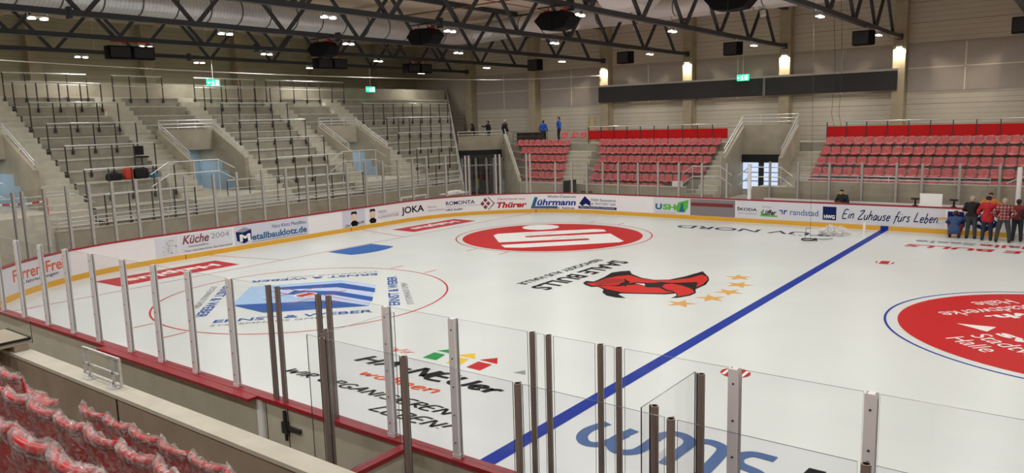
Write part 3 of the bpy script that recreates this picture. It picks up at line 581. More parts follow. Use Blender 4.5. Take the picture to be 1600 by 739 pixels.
# near players bench: back glass, end glass and divider
YB = -16.5
BX = [-7.15, -5.87, -4.42, -2.92, -1.5, -.2]
for i, x in enumerate(BX):
    post(x, YB, 0, -.028, 2.93, '%s bronze post from the left in the glass behind the near players bench' % nth(i + 1), 'bronze')
    if i: pane((BX[i - 1] + .055, YB), (x - .055, YB), .0, 2.93, 'clear pane between bronze posts %s and %s behind the near players bench' % (nth(i), nth(i + 1)), m=M['glasst'])
pane((-7.3, -16.42), (-7.3, -15.25), GZ0 + .02, 2.93, 'clear end pane across the left end of the near players bench'); pane((-7.42, YB), (-7.22, YB), 0, 2.93, 'narrow corner pane at the left end of the near players bench')
post(-7.4, -16.25, PI / 2, -.028, 2.93, 'bronze post of the left end pane of the near players bench', 'bronze')
pane((-3.22, -16.42), (-3.22, -15.36), 0, 2.93, 'clear cross pane in the middle of the near players bench, its edge dark')
post(-3.16, -15.36, PI / 2, -.028, 2.92, 'bronze post at the ice end of the bench cross pane', 'bronze'); post(-3.16, -16.3, PI / 2, -.028, 2.92, 'bronze post at the back end of the bench cross pane', 'bronze')
b = MB(); b.box(-7.32, -7.24, -16.42, -15.2, -.028, 1.09); dv = b.build('bench_divider', M['boardback']); tag(dv, 'beige bench end board with a red cap beside the near boards', 'divider')
b = MB(); b.box(-7.335, -7.2, -16.42, -15.2, 1.09, 1.15); b.build('cap', M['toprail'], dv, label='red cap')
# far bench: back boards and glass
b = MB(); b.box(-13.6, .6, 16.6, 16.68, -.028, 1.08); o = b.build('bench_back_board', M['board']); tag(o, 'long white back board behind the far players bench', 'board')
FX = [-13.4, -12.0, -10.52, -9.05, -7.57, -6.51, -5.04, -3.54, -2.2]
for i, x in enumerate(FX):
    post(x, 16.85, 0, -.028, 2.9, '%s aluminium post from the left in the glass behind the far bench' % nth(i + 1), 'alugrey')
    if i: pane((FX[i - 1] + .065, 16.85), (x - .065, 16.85), 0, 2.9, 'clear pane between posts %s and %s behind the far bench' % (nth(i), nth(i + 1)))

# ------------------------------------------------------------------ end terrace
TR = empty('standing_terrace'); tag(TR, 'grey concrete standing terrace filling the end of the hall', 'terrace', kind='structure')
def xk(k): return -33 - .8 * k
def zk(k): return 1.62 + .5 * k
MIT = -17.5
def block(y0, y1, k0=0, mitre=False, name='terrace_block', label=None):
    b = MB(); nb = MB()
    for k in range(k0, 12):
        x = xk(k); zz0 = zk(k) - .5 if k > k0 else (-.03 if k0 == 0 else zk(k) - .62)
        nz = .06
        if mitre: nb.prism([(x + .04, y0), (x + .04, MIT - x - .04), (x - .8, MIT - x + .8), (x - .8, y0)], zk(k) - nz, zk(k) + .004)
        else: nb.box(x - .8, x + .04, y0, y1, zk(k) - nz, zk(k) + .004)
        if mitre: b.prism([(x, y0), (x, MIT - x), (MIT - 26.98, 26.98), (WX + .02, 26.98), (WX + .02, y0)], zz0, zk(k))
        else: b.box(WX + .02, x, y0, y1, zz0, zk(k))
    nb.build('tread_slab', M['conclight'], TR)
    return b.build(name, M['concrete'], TR, label=label)
def stair(y0, y1, k0):
    b = MB()
    for k in range(k0, 12):
        x = xk(k); b.box(WX + .02, x + .0, y0, y1, zk(k) - .5 if k > k0 else -.03, zk(k)); b.box(x - .02, x + .4, y0, y1, zk(k) - .5 if k > k0 else -.03, zk(k) - .25)
    return b.build('aisle_stair', M['conclight'], TR)
VC = [-10.0, 0.0, 10.1]
block(-20, -12.9, label='terrace block left of the first vomitory'); block(-7.0, -2.95, label='terrace block between the first and second vomitories'); block(2.65, 7.15, label='terrace block between the second and third vomitories'); block(13.0, 0, 0, True, label='terrace block right of the third vomitory, cut on the diagonal')
for c in VC:
    stair(c - 2.9 if c else -2.95, c - 1.6, 2); stair(c + 1.6, c + (2.9 if c != 0 else 2.65), 2)
    b = MB(); nb = MB()
    for k in range(7, 12): b.box(WX + .02, xk(k), c - 1.6, c + 1.6, zk(k) - .5 if k > 7 else 4.25, zk(k)); nb.box(xk(k) - .8, xk(k) + .04, c - 1.6, c + 1.6, zk(k) - .06, zk(k) + .004)
    nb.build('tread_slab', M['conclight'], TR)
    b.build('terrace_bridge', M['concrete'], TR)
    b = MB()
    for s in (-1, 1):
        y0, y1 = sorted((c + s * 1.42, c + s * 1.62))
        poly = [(-35.5, -.03), (-35.5, 3.8), (-38.4, 5.32), (-38.4, -.03)]
        n = len(b.v); b.v += [(x, y0, z) for x, z in poly] + [(x, y1, z) for x, z in poly]
        b.face((n, n + 1, n + 2, n + 3)); b.face((n + 7, n + 6, n + 5, n + 4))
        for i in range(4): j = (i + 1) % 4; b.face((n + i, n + 4 + i, n + 4 + j, n + j))
        b.box(-41.5, -38.4, y0, y1, -.03, 4.3)
    b.box(-38.6, -38.3, c - 1.42, c + 1.42, 4.25, 5.32)
    b.build('vomitory_wall', M['concdark'], TR, label='sloping concrete walls of a vomitory')
    b = MB(); b.box(-41.5, -35.2, c - 1.42, c + 1.42, -.03, 2.12); b.box(-35.2, -33.4, c - 2.9, c + 2.65, -.03, 2.12)
    b.box(-33.4, -33.0, c - 2.9, c + .2, -.03, 2.12); b.box(-33.4, -33.2, c + .2, c + 2.65, -.03, 1.87); b.box(-33.2, -33.0, c + .2, c + 2.65, -.03, 1.62)
    b.build('landing', M['conclight'], TR)
    b = MB(); b.box(-40.0, -39.8, c - 1.42, c + 1.42, 2.12, 4.25); b.box(-41.4, -37.6, c - 1.415, c - 1.405, 2.12, 4.2); b.box(-41.4, -37.6, c + 1.405, c + 1.415, 2.12, 3.6); b.box(-37.6, -37.0, c + 1.405, c + 1.415, 2.12, 3.1); b.box(-37.0, -36.5, c + 1.405, c + 1.415, 2.12, 2.7); b.build('corridor_wall', M['bluewall'], TR, label='pale blue corridor wall')
    root = empty('ceiling_light', (-39.1, c, 4.2)); tag(root, 'small unseen lamp added to brighten the corridor of the %s vomitory' % {-10.0: 'first', 0.0: 'second'}.get(c, 'third'), 'ceiling light', 'added corridor lamps')
    b = MB(); b.box(-.05, .05, -.4, .4, .0, .045); b.build('housing', M['galv'], root); l = bpy.data.lights.new('lamp_light', 'AREA'); l.size = .5; l.energy = 18; l.color = (.9, .96, 1); o = link('lamp_light', l, root); o.location = (0, 0, -.02)  # no fixture known here; lamp added to brighten the blue corridor walls
b = MB(); b.box(-32.98, -32.78, -9.0, 15.35, -.03, 1.42); b.build('front_wall', M['concdark'], TR, label='grey front wall of the terrace'); b = MB(); b.box(-33.0, -32.76, -9.0, 15.35, 1.42, 1.46); b.build('coping', M['conclight'], TR)
b = MB(); b.prism([(-32.98, -9.0), (-32.78, -9.0), (-35.0, -9.45), (-35.0, -9.25)], -.03, 1.42); b.box(-32.98, -32.78, -20, -12.6, -.03, 1.42); b.build('front_wall', M['concdark'], TR)
# diagonal end wall
def slope_wall(b, p0, p1, z00, z01, h0, h1, t=.2):
    p0, p1 = Vector(p0), Vector(p1); d = (p1 - p0).normalized(); n = Vector((-d.y, d.x)) * t / 2; k = len(b.v)
    for p, zl, zh in ((p0, z00, h0), (p1, z01, h1)): b.v += [(*(p - n), zl), (*(p + n), zl), (*(p + n), zh), (*(p - n), zh)]
    for f in ((3, 2, 1, 0), (4, 5, 6, 7), (0, 1, 5, 4), (1, 2, 6, 5), (2, 3, 7, 6), (3, 0, 4, 7)): b.face([k + i for i in f])
b = MB(); slope_wall(b, (-32.8, 15.42), (-44.2, 26.82), -.03, -.03, 1.3, 7.9); b.build('diagonal_wall', M['conclight'], TR, label='diagonal concrete end wall of the terrace')
b = MB(); b.box(-43.2, -43.0, -20, 25.3, 7.12, 7.95); b.build('back_parapet', M['concdark'], TR, label='dark parapet behind the top row')

# crush barriers and rails
def barrier(k, y0, y1, label, two=False, z=None):
    x = xk(k) + .075; zt = zk(k) + 1.12; root = empty('crush_barrier', (x, (y0 + y1) / 2, zk(k))); tag(root, label, 'barrier', 'crush barriers on the standing terrace')
    h = (y1 - y0) / 2; b = MB(); b.tube((0, -h, 1.12), (0, h, 1.12), .032, n=8)
    if two: b.tube((0, -h, .58), (0, h, .58), .022, n=8)
    b.build('handrail', M['galv'], root)
    n = max(2, int(round((y1 - y0) / .98)) + 1)
    for i in range(n):
        y = -h + 2 * h * i / (n - 1); b = MB(); b.box(-.016, .016, y - .025, y + .025, -.28, 1.11); b.build('upright', M['darksteel'], root)
        b = MB(); b.box(-.03, -.002, y - .06, y + .06, -.3, -.12); b.build('base_plate', M['darksteel'], root)
    return root
BK = [('between the first and second vomitories', -7.0, -3.0), ('between the second and third vomitories', 2.7, 7.1)]
for nm, y0, y1 in BK:
    for k in (0, 2, 4, 6, 8, 10): barrier(k, y0, y1, 'steel crush barrier, %s row from the ice, %s' % (nth(k + 1), nm))
for k in (0, 2, 4, 6, 8): barrier(k, 13.1 + (.6 if k == 6 else 0), min(MIT - xk(k) - .3, 14.2 + k) if k != 8 else 21.5, 'steel crush barrier in the %s row from the ice, on the diagonal block' % nth(k + 1))
for k in (2, 4, 6, 8, 10): barrier(k, -17.0, -13.0, 'steel crush barrier in the %s row from the ice, left of the first vomitory' % nth(k + 1))
for y0, y1, lb in ((-7.1, -3.3, 'above the block left of the second vomitory'), (-2.0, .7, 'above the second vomitory'), (2.6, 6.6, 'above the block right of the second vomitory'), (7.4, 13.6, 'above the third vomitory'), (-17, -8.6, 'above the first vomitory')):
    barrier(11, y0, y1, 'two-bar steel barrier on the top walkway ' + lb, True)
for c, nm in zip(VC, ('first', 'second', 'third')):
    root = empty('guard_railing', (-38.35, c, 5.32)); tag(root, 'bright steel guard rail around the top of the %s vomitory' % nm, 'railing')
    for z in (.12, .3, .48): b = MB(); b.tube((0, -1.5, z), (0, 1.5, z), .025, n=8); b.build('rail', M['galv'], root)
    for y in (-1.5, -.5, .5, 1.5): b = MB(); b.tube((0, y, 0.002), (0, y, .48), .02, n=6); b.build('upright', M['galv'], root)
    for s in (-1, 1):
        b = MB(); b.tube((0, s * 1.52, .36), (2.75, s * 1.52, -1.14), .025, n=8); b.tube((0, s * 1.52, .2), (2.75, s * 1.52, -1.3), .018, n=8); b.build('sloped_rail', M['galv'], root)
        for t in (.05, .5, .95): b = MB(); b.tube((2.75 * t, s * 1.52, -1.5 * t), (2.75 * t, s * 1.52, -1.5 * t + .36), .018, n=6); b.build('upright', M['galv'], root)
    root = empty('landing_railing', (-33.75, c - 2.45, 2.12)); tag(root, 'steel railing with sloping ends in front of the %s vomitory' % nm, 'railing')
    for z, w in ((1.75, 1.35), (1.2, 1.35)):
        b = MB(); b.path([(0, -w - .75, z - .5), (0, -w + .1, z), (0, w - .1, z), (0, w + .75, z - .45)], .025); b.build('rail', M['galv'], root)
    for y in (-1.25, 0, 1.25): b = MB(); b.tube((0, y, .004 if y > -1.2 else -.5), (0, y, 1.75), .022, n=6); b.build('upright', M['galv'], root)
    root = empty('landing_railing', (-33.15, c + 1.0, 1.62)); tag(root, 'low steel railing along the landing edge of the %s vomitory' % nm, 'railing')
    b = MB(); b.path([(0, -2.2, 1.25), (0, .9, 1.25), (0, 1.7, .8)], .022); b.build('rail', M['galv'], root)
    b = MB(); b.path([(0, -2.2, .85), (0, 1.0, .85)], .015); b.build('rail', M['galv'], root)
    for y in (-2.2, -1.0, .6): b = MB(); b.tube((0, y, .5 if y < -.8 else 0.01), (0, y, 1.25), .02, n=6); b.build('upright', M['darksteel'], root)
root = empty('front_railing', (-32.87, 0, 1.46)); tag(root, 'long low three-bar railing on the front wall of the end terrace', 'railing')
for z in (.14, .3, .47): b = MB(); b.tube((0, -8.9, z), (0, 15.2, z), .022, n=8); b.build('rail', M['galv'], root)
for i in range(17): b = MB(); y = -8.9 + 24.1 * i / 16; b.tube((0, y, .002), (0, y, .47), .02, n=6); b.build('upright', M['galv'], root)
b = MB()
for z in (.15, .3, .45): b.tube((0, -8.95, z), (-2.2, -9.35, z), .02, n=8)
b.build('rail', M['galv'], root)
root = empty('diagonal_railing', (0, 0, 0)); tag(root, 'pale two-bar railing climbing the diagonal end wall of the terrace', 'railing')
for dz in (.22, .45): b = MB(); b.tube((-32.85, 15.47, 1.3 + dz), (-44.1, 26.72, 7.85 + dz), .035, n=8); b.build('rail', M['galv'], root)
for i in range(8): t = i / 7; b = MB(); x, y, z = -32.85 - 11.25 * t, 15.47 + 11.25 * t, 1.3 + 6.55 * t; b.tube((x, y, z + .03), (x, y, z + .45), .02, n=6); b.build('upright', M['galv'], root)

# ------------------------------------------------------------------ corner platform and gate
CP = empty('corner_platform'); tag(CP, 'concrete corner platform over the gate between the stands', 'platform', kind='structure')
b = MB(); b.prism([(-37.0, 19.75), (-34.6, 22.1), (-39.3, 26.95), (-44.2, 26.9)], 3.3, 3.67); b.build('deck', M['concdark'], CP)
b = MB(); slope_wall(b, (-36.95, 19.85), (-34.7, 22.1), 3.3, 3.3, 4.32, 4.32, .15); b.build('parapet', M['concdark'], CP, label='plain concrete parapet')
b = MB(); slope_wall(b, (-29.55, 17.3), (-34.6, 22.35), -.03, -.03, 1.5, 4.4, .2); b.build('diagonal_wall', M['concdark'], CP, label='sloping concrete side wall of the far stand')
b = MB(); b.prism([(-39.4, 22.4), (-37.1, 24.7), (-37.2, 24.8), (-39.5, 22.5)], -.03, 3.3); b.build('back_wall', mat('gate_back', (150, 140, 138), .6), CP)
b = MB()
for i in range(9): t = i / 8; x, y = -39.3 + 2.2 * t, 22.5 + 2.2 * t; b.box(x - .02, x + .02, y - .06, y - .02, .3, 2.9)
b.build('back_wall_rib', M['darksteel'], CP)
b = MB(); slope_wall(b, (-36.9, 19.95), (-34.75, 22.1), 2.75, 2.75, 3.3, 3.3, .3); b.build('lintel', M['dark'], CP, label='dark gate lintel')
root = empty('corner_gate', (0, 0, 0)); tag(root, 'tall grey steel gate frame with bars under the corner platform', 'gate')
for i, t in enumerate((.02, .2, .36, .62, .8, .98)):
    x, y = -36.85 + 2.1 * t, 20.0 + 2.1 * t; b = MB(); b.box(x - .05, x + .05, y - .05, y + .05, -.028, 2.74); b.build('upright', M['galv'], root)
b = MB(); b.obox((-36.8, 20.05, 2.2), (-34.8, 22.05, 2.2), .06, .06); b.build('cross_bar', M['galv'], root)
root = empty('platform_railing', (0, 0, 0)); tag(root, 'steel railing on the corner platform parapet in front of three people', 'railing')
for z in (4.62, 4.42): b = MB(); b.tube((-36.95, 19.85, z), (-34.7, 22.1, z), .025, n=8); b.build('rail', M['galv'], root)
for t in (0, .33, .66, 1): b = MB(); x, y = -36.95 + 2.25 * t, 19.85 + 2.25 * t; b.tube((x, y, 4.322), (x, y, 4.62), .02, n=6); b.build('upright', M['galv'], root)
root = empty('side_wall_railing', (0, 0, 0)); tag(root, 'pale railing along the sloping side wall of the far stand', 'railing')
b = MB(); b.tube((-29.6, 17.35, 1.85), (-34.6, 22.35, 4.75), .03, n=8); b.build('rail', M['galv'], root)
for t in (.02, .35, .68, .98): b = MB(); x, y, z = -29.6 - 5 * t, 17.35 + 5 * t, 1.5 + 2.9 * t; b.tube((x, y, z + .02), (x, y, z + .36), .02, n=6); b.build('upright', M['galv'], root)

# ------------------------------------------------------------------ far stand
FS = empty('far_stand'); tag(FS, 'stepped concrete far stand carrying the red seats', 'stand', kind='structure')
def yj(j): return 17.67 + .78 * j
def zj(j): return .67 + .5 * j
def xl(j): return -25.1 - .34 * j            # left edge of the middle block
def xa(j): return -27.0 - .37 * j            # right edge of the corner block
YT = yj(6)
b = MB()
for j in range(6): b.box(xl(j), -18.1, yj(j), YT, zj(j) - .5 if j else -.03, zj(j))
b.build('seat_block', M['concrete'], FS)
b = MB()
for j in range(6): b.prism([(-12.25 - yj(j) + .1, yj(j)), (xa(j), yj(j)), (xa(j), YT), (-12.25 - YT + .1, YT)], zj(j) - .5 if j else -.03, zj(j))
b.build('seat_block', M['concrete'], FS)
b = MB()
for j in range(6): b.box(-12.25, 8.9, yj(j), YT, zj(j) - .5 if j else -.03, zj(j))
b.build('seat_block', M['concrete'], FS)
b = MB(); b.box(-34.4, 8.9, YT, 26.28, -.03, 3.67); b.build('walkway', M['concrete'], FS)
def fstair(f0, f1):
    b = MB()
    for j in range(6):
        b.prism([(f0(j), yj(j)), (f1(j), yj(j)), (f1(j), YT), (f0(j), YT)], zj(j) - .5 if j else -.03, zj(j)); b.prism([(f0(j), yj(j) - .39), (f1(j), yj(j) - .39), (f1(j), yj(j) + .02), (f0(j), yj(j) + .02)], zj(j) - .5 if j else -.03, zj(j) - .25)
    b.build('aisle_stair', M['conclight'], FS)
fstair(lambda j: xa(j), lambda j: xl(j)); fstair(lambda j: -18.1, lambda j: -16.95); fstair(lambda j: -13.55, lambda j: -12.25)
b = MB(); b.box(-29.4, -18.1, 17.05, 17.25, -.03, 1.42); b.box(-12.2, 8.9, 17.05, 17.25, -.03, 1.91); b.box(-18.1, -16.6, 17.05, 17.25, -.03, 1.1); b.box(-14.4, -12.2, 17.05, 17.25, -.03, 1.6); b.build('front_wall', M['concdark'], FS, label='grey front wall of the far stand')
b = MB(); b.box(-29.4, -18.1, 17.03, 17.27, 1.42, 1.46); b.box(-12.2, 8.9, 17.03, 17.27, 1.91, 1.95); b.build('coping', M['conclight'], FS)
# far vomitory
b = MB()
for x0, x1 in ((-16.95, -16.7), (-13.8, -13.55)):
    poly = [(19.3, -.03), (19.3, 2.95), (22.2, 4.7), (22.2, -.03)]; n = len(b.v); b.v += [(x0, y, z) for y, z in poly] + [(x1, y, z) for y, z in poly]
    b.face((n + 3, n + 2, n + 1, n)); b.face((n + 4, n + 5, n + 6, n + 7))
    for i in range(4): j = (i + 1) % 4; b.face((n + i, n + j, n + 4 + j, n + 4 + i))
b.box(-16.7, -13.8, 22.0, 22.2, 3.0, 4.7)
b.build('vomitory_wall', M['concdark'], FS, label='sloping concrete walls of the far vomitory')
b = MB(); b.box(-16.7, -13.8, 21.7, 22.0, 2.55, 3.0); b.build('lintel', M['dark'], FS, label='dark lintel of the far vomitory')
b = MB(); b.box(-16.68, -13.82, 21.9, 21.98, 1.0, 2.55); b.build('daylight_opening', M['window'], FS, label='bluish daylight opening in the far vomitory')
b = MB(); b.box(-15.75, -15.45, 21.84, 21.9, .66, 2.55); b.box(-16.68, -13.82, 21.86, 21.9, 1.45, 1.49); b.box(-16.68, -13.82, 21.86, 21.9, 1.95, 1.99); b.build('opening_bar', M['darksteel'], FS)
b = MB(); b.box(-16.7, -13.8, 21.9, 22.0, .6, 1.0); b.box(-16.7, -13.8, 17.3, 22.0, -.03, .66); b.box(-14.35, -13.0, 17.3, 18.6, .66, 1.55); b.build('landing', M['conclight'], FS)
root = empty('guard_railing', (-15.25, 22.1, 4.7)); tag(root, 'bright steel guard rail around the far vomitory', 'railing')
for z in (.15, .35, .55): b = MB(); b.tube((-1.6, 0, z), (1.6, 0, z), .03, n=8); b.build('rail', M['galv'], root)
for x in (-1.6, -.5, .5, 1.6): b = MB(); b.tube((x, 0, .002), (x, 0, .55), .02, n=6); b.build('upright', M['galv'], root)
for s in (-1, 1):
    b = MB()
    for dz in (.2, .45): b.tube((s * 1.58, 0, dz), (s * 1.58, -2.75, -1.72 + dz), .03, n=8)
    b.build('sloped_rail', M['galv'], root)
    for t in (.02, .5, .96): b = MB(); b.tube((s * 1.58, -2.8 * t, -1.72 * t), (s * 1.58, -2.8 * t, -1.72 * t + .42), .018, n=6); b.build('upright', M['galv'], root)
for x0, lb in ((-16.9, 'left'), (-13.75, 'right')):
    root = empty('stair_railing', (x0, 17.12, 1.1 if lb == 'left' else 1.6)); tag(root, 'steel railing with sloping ends at the foot of the stair %s of the far vomitory' % lb, 'railing')
    for z in (1.5 if lb == 'left' else 1.0, .95 if lb == 'left' else .5): b = MB(); b.path([(-1.4, 0, z - .45), (-.8, 0, z), (.8, 0, z), (1.4, 0, z - .45)], .025); b.build('rail', M['galv'], root)
    for x in (-.8, .8): b = MB(); b.tube((x, 0, .004), (x, 0, 1.5 if lb == 'left' else 1.0), .022, n=6); b.build('upright', M['galv'], root)
root = empty('front_railing', (-8.0, 17.15, 1.95)); tag(root, 'low two-bar railing on the front wall below the right seat block', 'railing')
for z in (.12, .28): b = MB(); b.tube((-4.0, 0, z), (4.1, 0, z), .022, n=8); b.build('rail', M['galv'], root)
for i in range(7): b = MB(); x = -4 + 8.1 * i / 6; b.tube((x, 0, .002), (x, 0, .28), .018, n=6); b.build('upright', M['galv'], root)
root = empty('corner_railing', (-1.2, 17.15, 1.95)); tag(root, 'bright railing at the right edge in front of the right seat block', 'railing')
b = MB(); b.path([(-2.1, 0, .1), (-1.3, 0, .5), (1.5, 0, .5)], .025); b.build('rail', M['galv'], root)
for x in (-1.3, .2, 1.5): b = MB(); b.tube((x, 0, .002), (x, 0, .5), .02, n=6); b.build('upright', M['galv'], root)
# red back screens
for x0, x1, lb in ((-27.55, -17.85, 'middle'), (-12.2, 4.0, 'right')):
    root = empty('back_screen', ((x0 + x1) / 2, YT + .12, 3.672)); tag(root, 'long red panel screen above the top row of the %s far seat block' % lb, 'screen'); h = (x1 - x0) / 2
    n = int(round((x1 - x0) / 1.0)); w = 2 * h / n
    for i in range(n):
        a = -h + i * w; b = MB(); b.box(a + .02, a + w - .02, -.015, .015, .25, .85); b.build('panel', M['redpanel'], root); b = MB(); b.box(a - .02, a + .02, -.03, .03, 0, 1.08); b.build('upright', M['darksteel'], root)
    b = MB(); b.tube((-h, 0, 1.1), (h, 0, 1.1), .03, n=8); b.build('handrail', M['galv'], root)

# ------------------------------------------------------------------ seats
def seat_shell(nu, off, crumple, seed, thick=.03, wscale=1.0):
    prof = [(.43, .355), (.44, .40), (.40, .425), (.28, .415), (.14, .40), (.04, .41), (-.01, .45), (-.035, .53), (-.06, .62), (-.085, .715), (-.105, .765), (-.13, .78), (-.145, .75)]
    hw = [.205, .215, .22, .222, .22, .215, .212, .215, .218, .21, .175, .14, .13]
    if nu > 10:
        prof = [(.34, .40), (.35, .435), (.30, .445), (.16, .43), (.06, .43), (.005, .47), (-.005, .56), (-.02, .68), (-.035, .79), (-.045, .845), (-.07, .872), (-.098, .855), (-.1, .82)]
        hw = [.20, .21, .218, .222, .225, .228, .23, .232, .233, .232, .228, .226, .224]
    if nu > 10:
        P2, H2 = [], []
        for i in range(len(prof) - 1):
            for k in range(2):
                t = k / 2; P2.append((prof[i][0] * (1 - t) + prof[i + 1][0] * t, prof[i][1] * (1 - t) + prof[i + 1][1] * t)); H2.append(hw[i] * (1 - t) + hw[i + 1] * t)
        P2.append(prof[-1]); H2.append(hw[-1]); prof, hw = P2, H2
    bm = bmesh.new(); rows = []
    for (y, z), w in zip(prof, hw):
        r = []
        for i in range(nu + 1):
            u = -1 + 2 * i / nu; e = abs(u) ** 3 * .05; fz = min(1, max(0, (.5 - z) / .1)); back = 1 - fz
            r.append(bm.verts.new((u * w * wscale, y + e * back, z + e * fz)))
        rows.append(r)
    for a, c in zip(rows, rows[1:]):
        for i in range(nu): bm.faces.new((a[i], a[i + 1], c[i + 1], c[i]))
    bmesh.ops.recalc_face_normals(bm, faces=bm.faces)
    bmesh.ops.solidify(bm, geom=bm.faces[:], thickness=thick)
    bmesh.ops.recalc_face_normals(bm, faces=bm.faces)
    if off:
        bm.normal_update()
        for v in bm.verts:
            n = mnoise.noise(v.co * 13 + Vector((seed * 7.1, 0, 0))); n2 = mnoise.noise(v.co * 5 + Vector((0, seed * 3.3, 0)))
            top = max(0, v.co.z - .7) * 9 * crumple / .02
            v.co += v.normal * (off + crumple * (n + n2)); v.co.z += top * .07 * max(-.2, n + .35 * mnoise.noise(v.co * 31)); v.co.x = max(-.243, min(.243, v.co.x)); v.co.z = max(.2, v.co.z)
    me = bpy.data.meshes.new('seat_part'); bm.to_mesh(me); bm.free(); me.polygons.foreach_set('use_smooth', [True] * len(me.polygons)); return me
def make_seat(nu, off, crumple, film, seed, detail):
    root = empty('stadium_seat', (0, 0, -50)); me = seat_shell(nu, 0, 0, 0); me.materials.append(M['seat']); link('seat_shell', me, root)
    me = seat_shell(nu, off, crumple, seed, .05); me.materials.append(film); link('plastic_wrap', me, root, 'clear crumpled plastic wrap')
    if detail:
        b = MB(); b.box(-.03, .03, -.2, .2, .30, .35); b.box(-.03, .03, -.2, -.14, .08, .35); b.build('bracket', M['bracket'], root)
    remember(root); return root
FARP = [make_seat(6, .012, .018, M['filmfar'], i, False) for i in range(3)]
NEARP = [make_seat(18, .016, .013, M['film'], 10 + i, True) for i in range(3)]
used = set()
def place_seat(protos, x, y, z, rz, label, group):
    p = protos[random.randrange(len(protos))]
    if p.name not in used: used.add(p.name); p.location = (x, y, z); p.rotation_euler = (0, 0, rz); o = p
    else: o = dup(p, (x, y, z), rz)
    return tag(o, label, 'seat', group)
RN = ['bottom row', 'second row from the bottom', 'third row from the bottom', 'third row from the top', 'second row from the top', 'top row']
for j in range(6):
    y = yj(j) + .33 + .43
    x1 = -18.4 - (.7 if j == 1 else 0) - (1.9 if j == 0 else 0); n = int((x1 - (xl(j) + .28)) / .5) + 1
    for i in range(n): place_seat(FARP, x1 - .5 * i, y - .06, zj(j) + .003, PI, 'red seat, %s of the middle far block, %s from the right' % (RN[j], nth(i + 1)), 'red seats in the far stand')
    xr = xa(j) - .3; lo = -12.25 - yj(j) + .1 - .42 + .78; n = int((xr - lo) / .5) + 1
    for i in range(n): place_seat(FARP, xr - .5 * i, y - .06, zj(j) + .003, PI, 'red seat, %s of the corner far block, %s from the stair' % (RN[j], nth(i + 1)), 'red seats in the far stand')
    if j:
        for i in range(22): place_seat(FARP, -11.95 + .5 * i, y - .06, zj(j) + .003, PI, 'red seat, %s of the right far block, %s from the stair' % (RN[j], nth(i + 1)), 'red seats in the far stand')

# ------------------------------------------------------------------ near stand
NS = empty('near_stand'); tag(NS, 'concrete near stand with parapet and seat rows in the foreground', 'stand', kind='structure')
NR = [(-18.05, 1.74), (-18.83, 2.24), (-19.61, 2.74), (-20.39, 3.24)]
b = MB(); b.box(-14.15, 8.9, -17.37, -17.15, -.03, 1.86); b.build('parapet', M['concbrown'], NS, label='brown-grey parapet wall'); b = MB(); b.box(-14.15, 8.9, -17.4, -17.13, 1.86, 1.91); b.build('coping', M['conclight'], NS, label='pale coping on the parapet')
b = MB(); b.box(-10.33, -10.3, -17.378, -17.37, .9, 1.86); b.build('joint', M['dark'], NS)
b = MB(); b.box(-24, 8.9, -18.05, -17.38, -.03, 1.25)
for i, (y, z) in enumerate(NR): b.box(-24, 8.9, -26.9, y, z - .5, z)
b.box(-24, 8.9, -26.9, -21.17, 3.2, 3.67)
b.build('seat_block', M['concdark'], NS)
b = MB(); b.box(-24, -14.15, -17.4, -17.13, -.03, 1.99); b.box(-14.15, -13.6, -17.36, -17.16, 1.91, 2.0); b.build('parapet', M['concbrown'], NS)
for r, (y, z) in enumerate(NR[:3]):
    n = 0
    for i in range(46):
        x = -1.0 - .5 * i
        if r == 0 and -9.8 < x < -8.3: continue
        if x < -16 or x > -1.5: continue
        n += 1
        place_seat(NEARP, x, y - .54, z + .003, 0, 'wrapped red seat of the %s near row from the parapet, %s from the right' % (nth(r + 1), nth(n)), 'red seats in the near stand')
n = 0
for i in range(24):
    x = -3.6 - .5 * i; n += 1
    place_seat(NEARP, x, NR[3][0] - .56, NR[3][1] + .003, 0, 'plastic-wrapped red seat of the rearmost near row, %s from the right' % nth(n), 'red seats in the near stand')
# small railing on the parapet
root = empty('parapet_railing', (-10.9, -17.26, 1.91)); tag(root, 'small four-bar steel railing bolted on the near parapet', 'railing')
for z in (.06, .2, .42): b = MB(); b.obox((-.52, 0, z), (.52, 0, z), .03, .03); b.build('rail', M['galv'], root)
for x in (-.52, -.36, .32, .52): b = MB(); b.box(x - .015, x + .015, -.015, .015, .012 if abs(x) < .5 else .045, .42); b.build('upright', M['galv'], root)
for x in (-.36, .32): b = MB(); b.box(x - .09, x + .09, -.07, .07, .001, .014); b.tube((x - .05, 0, .014), (x - .05, 0, .03), .012, n=6); b.tube((x + .05, 0, .014), (x + .05, 0, .03), .012, n=6); b.build('foot_plate', M['galv'], root)
# ledge with a glass screen at the left edge
root = empty('scorer_desk', (-14.0, -17.36, 2.0)); tag(root, 'concrete ledge with dark edge and small glass screen at the left edge of the picture', 'desk')
b = MB(); b.box(-.6, .36, -.3, .24, .002, .09); b.build('desk_top', M['concdark'], root)
b = MB(); b.box(-.6, .375, .24, .255, .06, .1); b.box(.36, .375, -.3, .24, .06, .1); b.build('edge_strip', M['dark'], root)
b = MB(); b.box(-1.2, .38, .262, .272, .0, .36); b.m = [1, 1, 0, 1, 0, 1]; b.build('glass_screen', [M['glass'], M['rimglass']], root)
b = MB(); b.tube((0, 0, 0), (0, 0, .14), .055, .05, n=14); b.ball((0, 0, .14), .05, 12, (1, 1, .5)); o = b.build('paper_cup', M['pvc']); o.location = (-14.32, -17.38, 2.093); tag(o, 'white cup standing on the ledge at the left edge', 'cup')

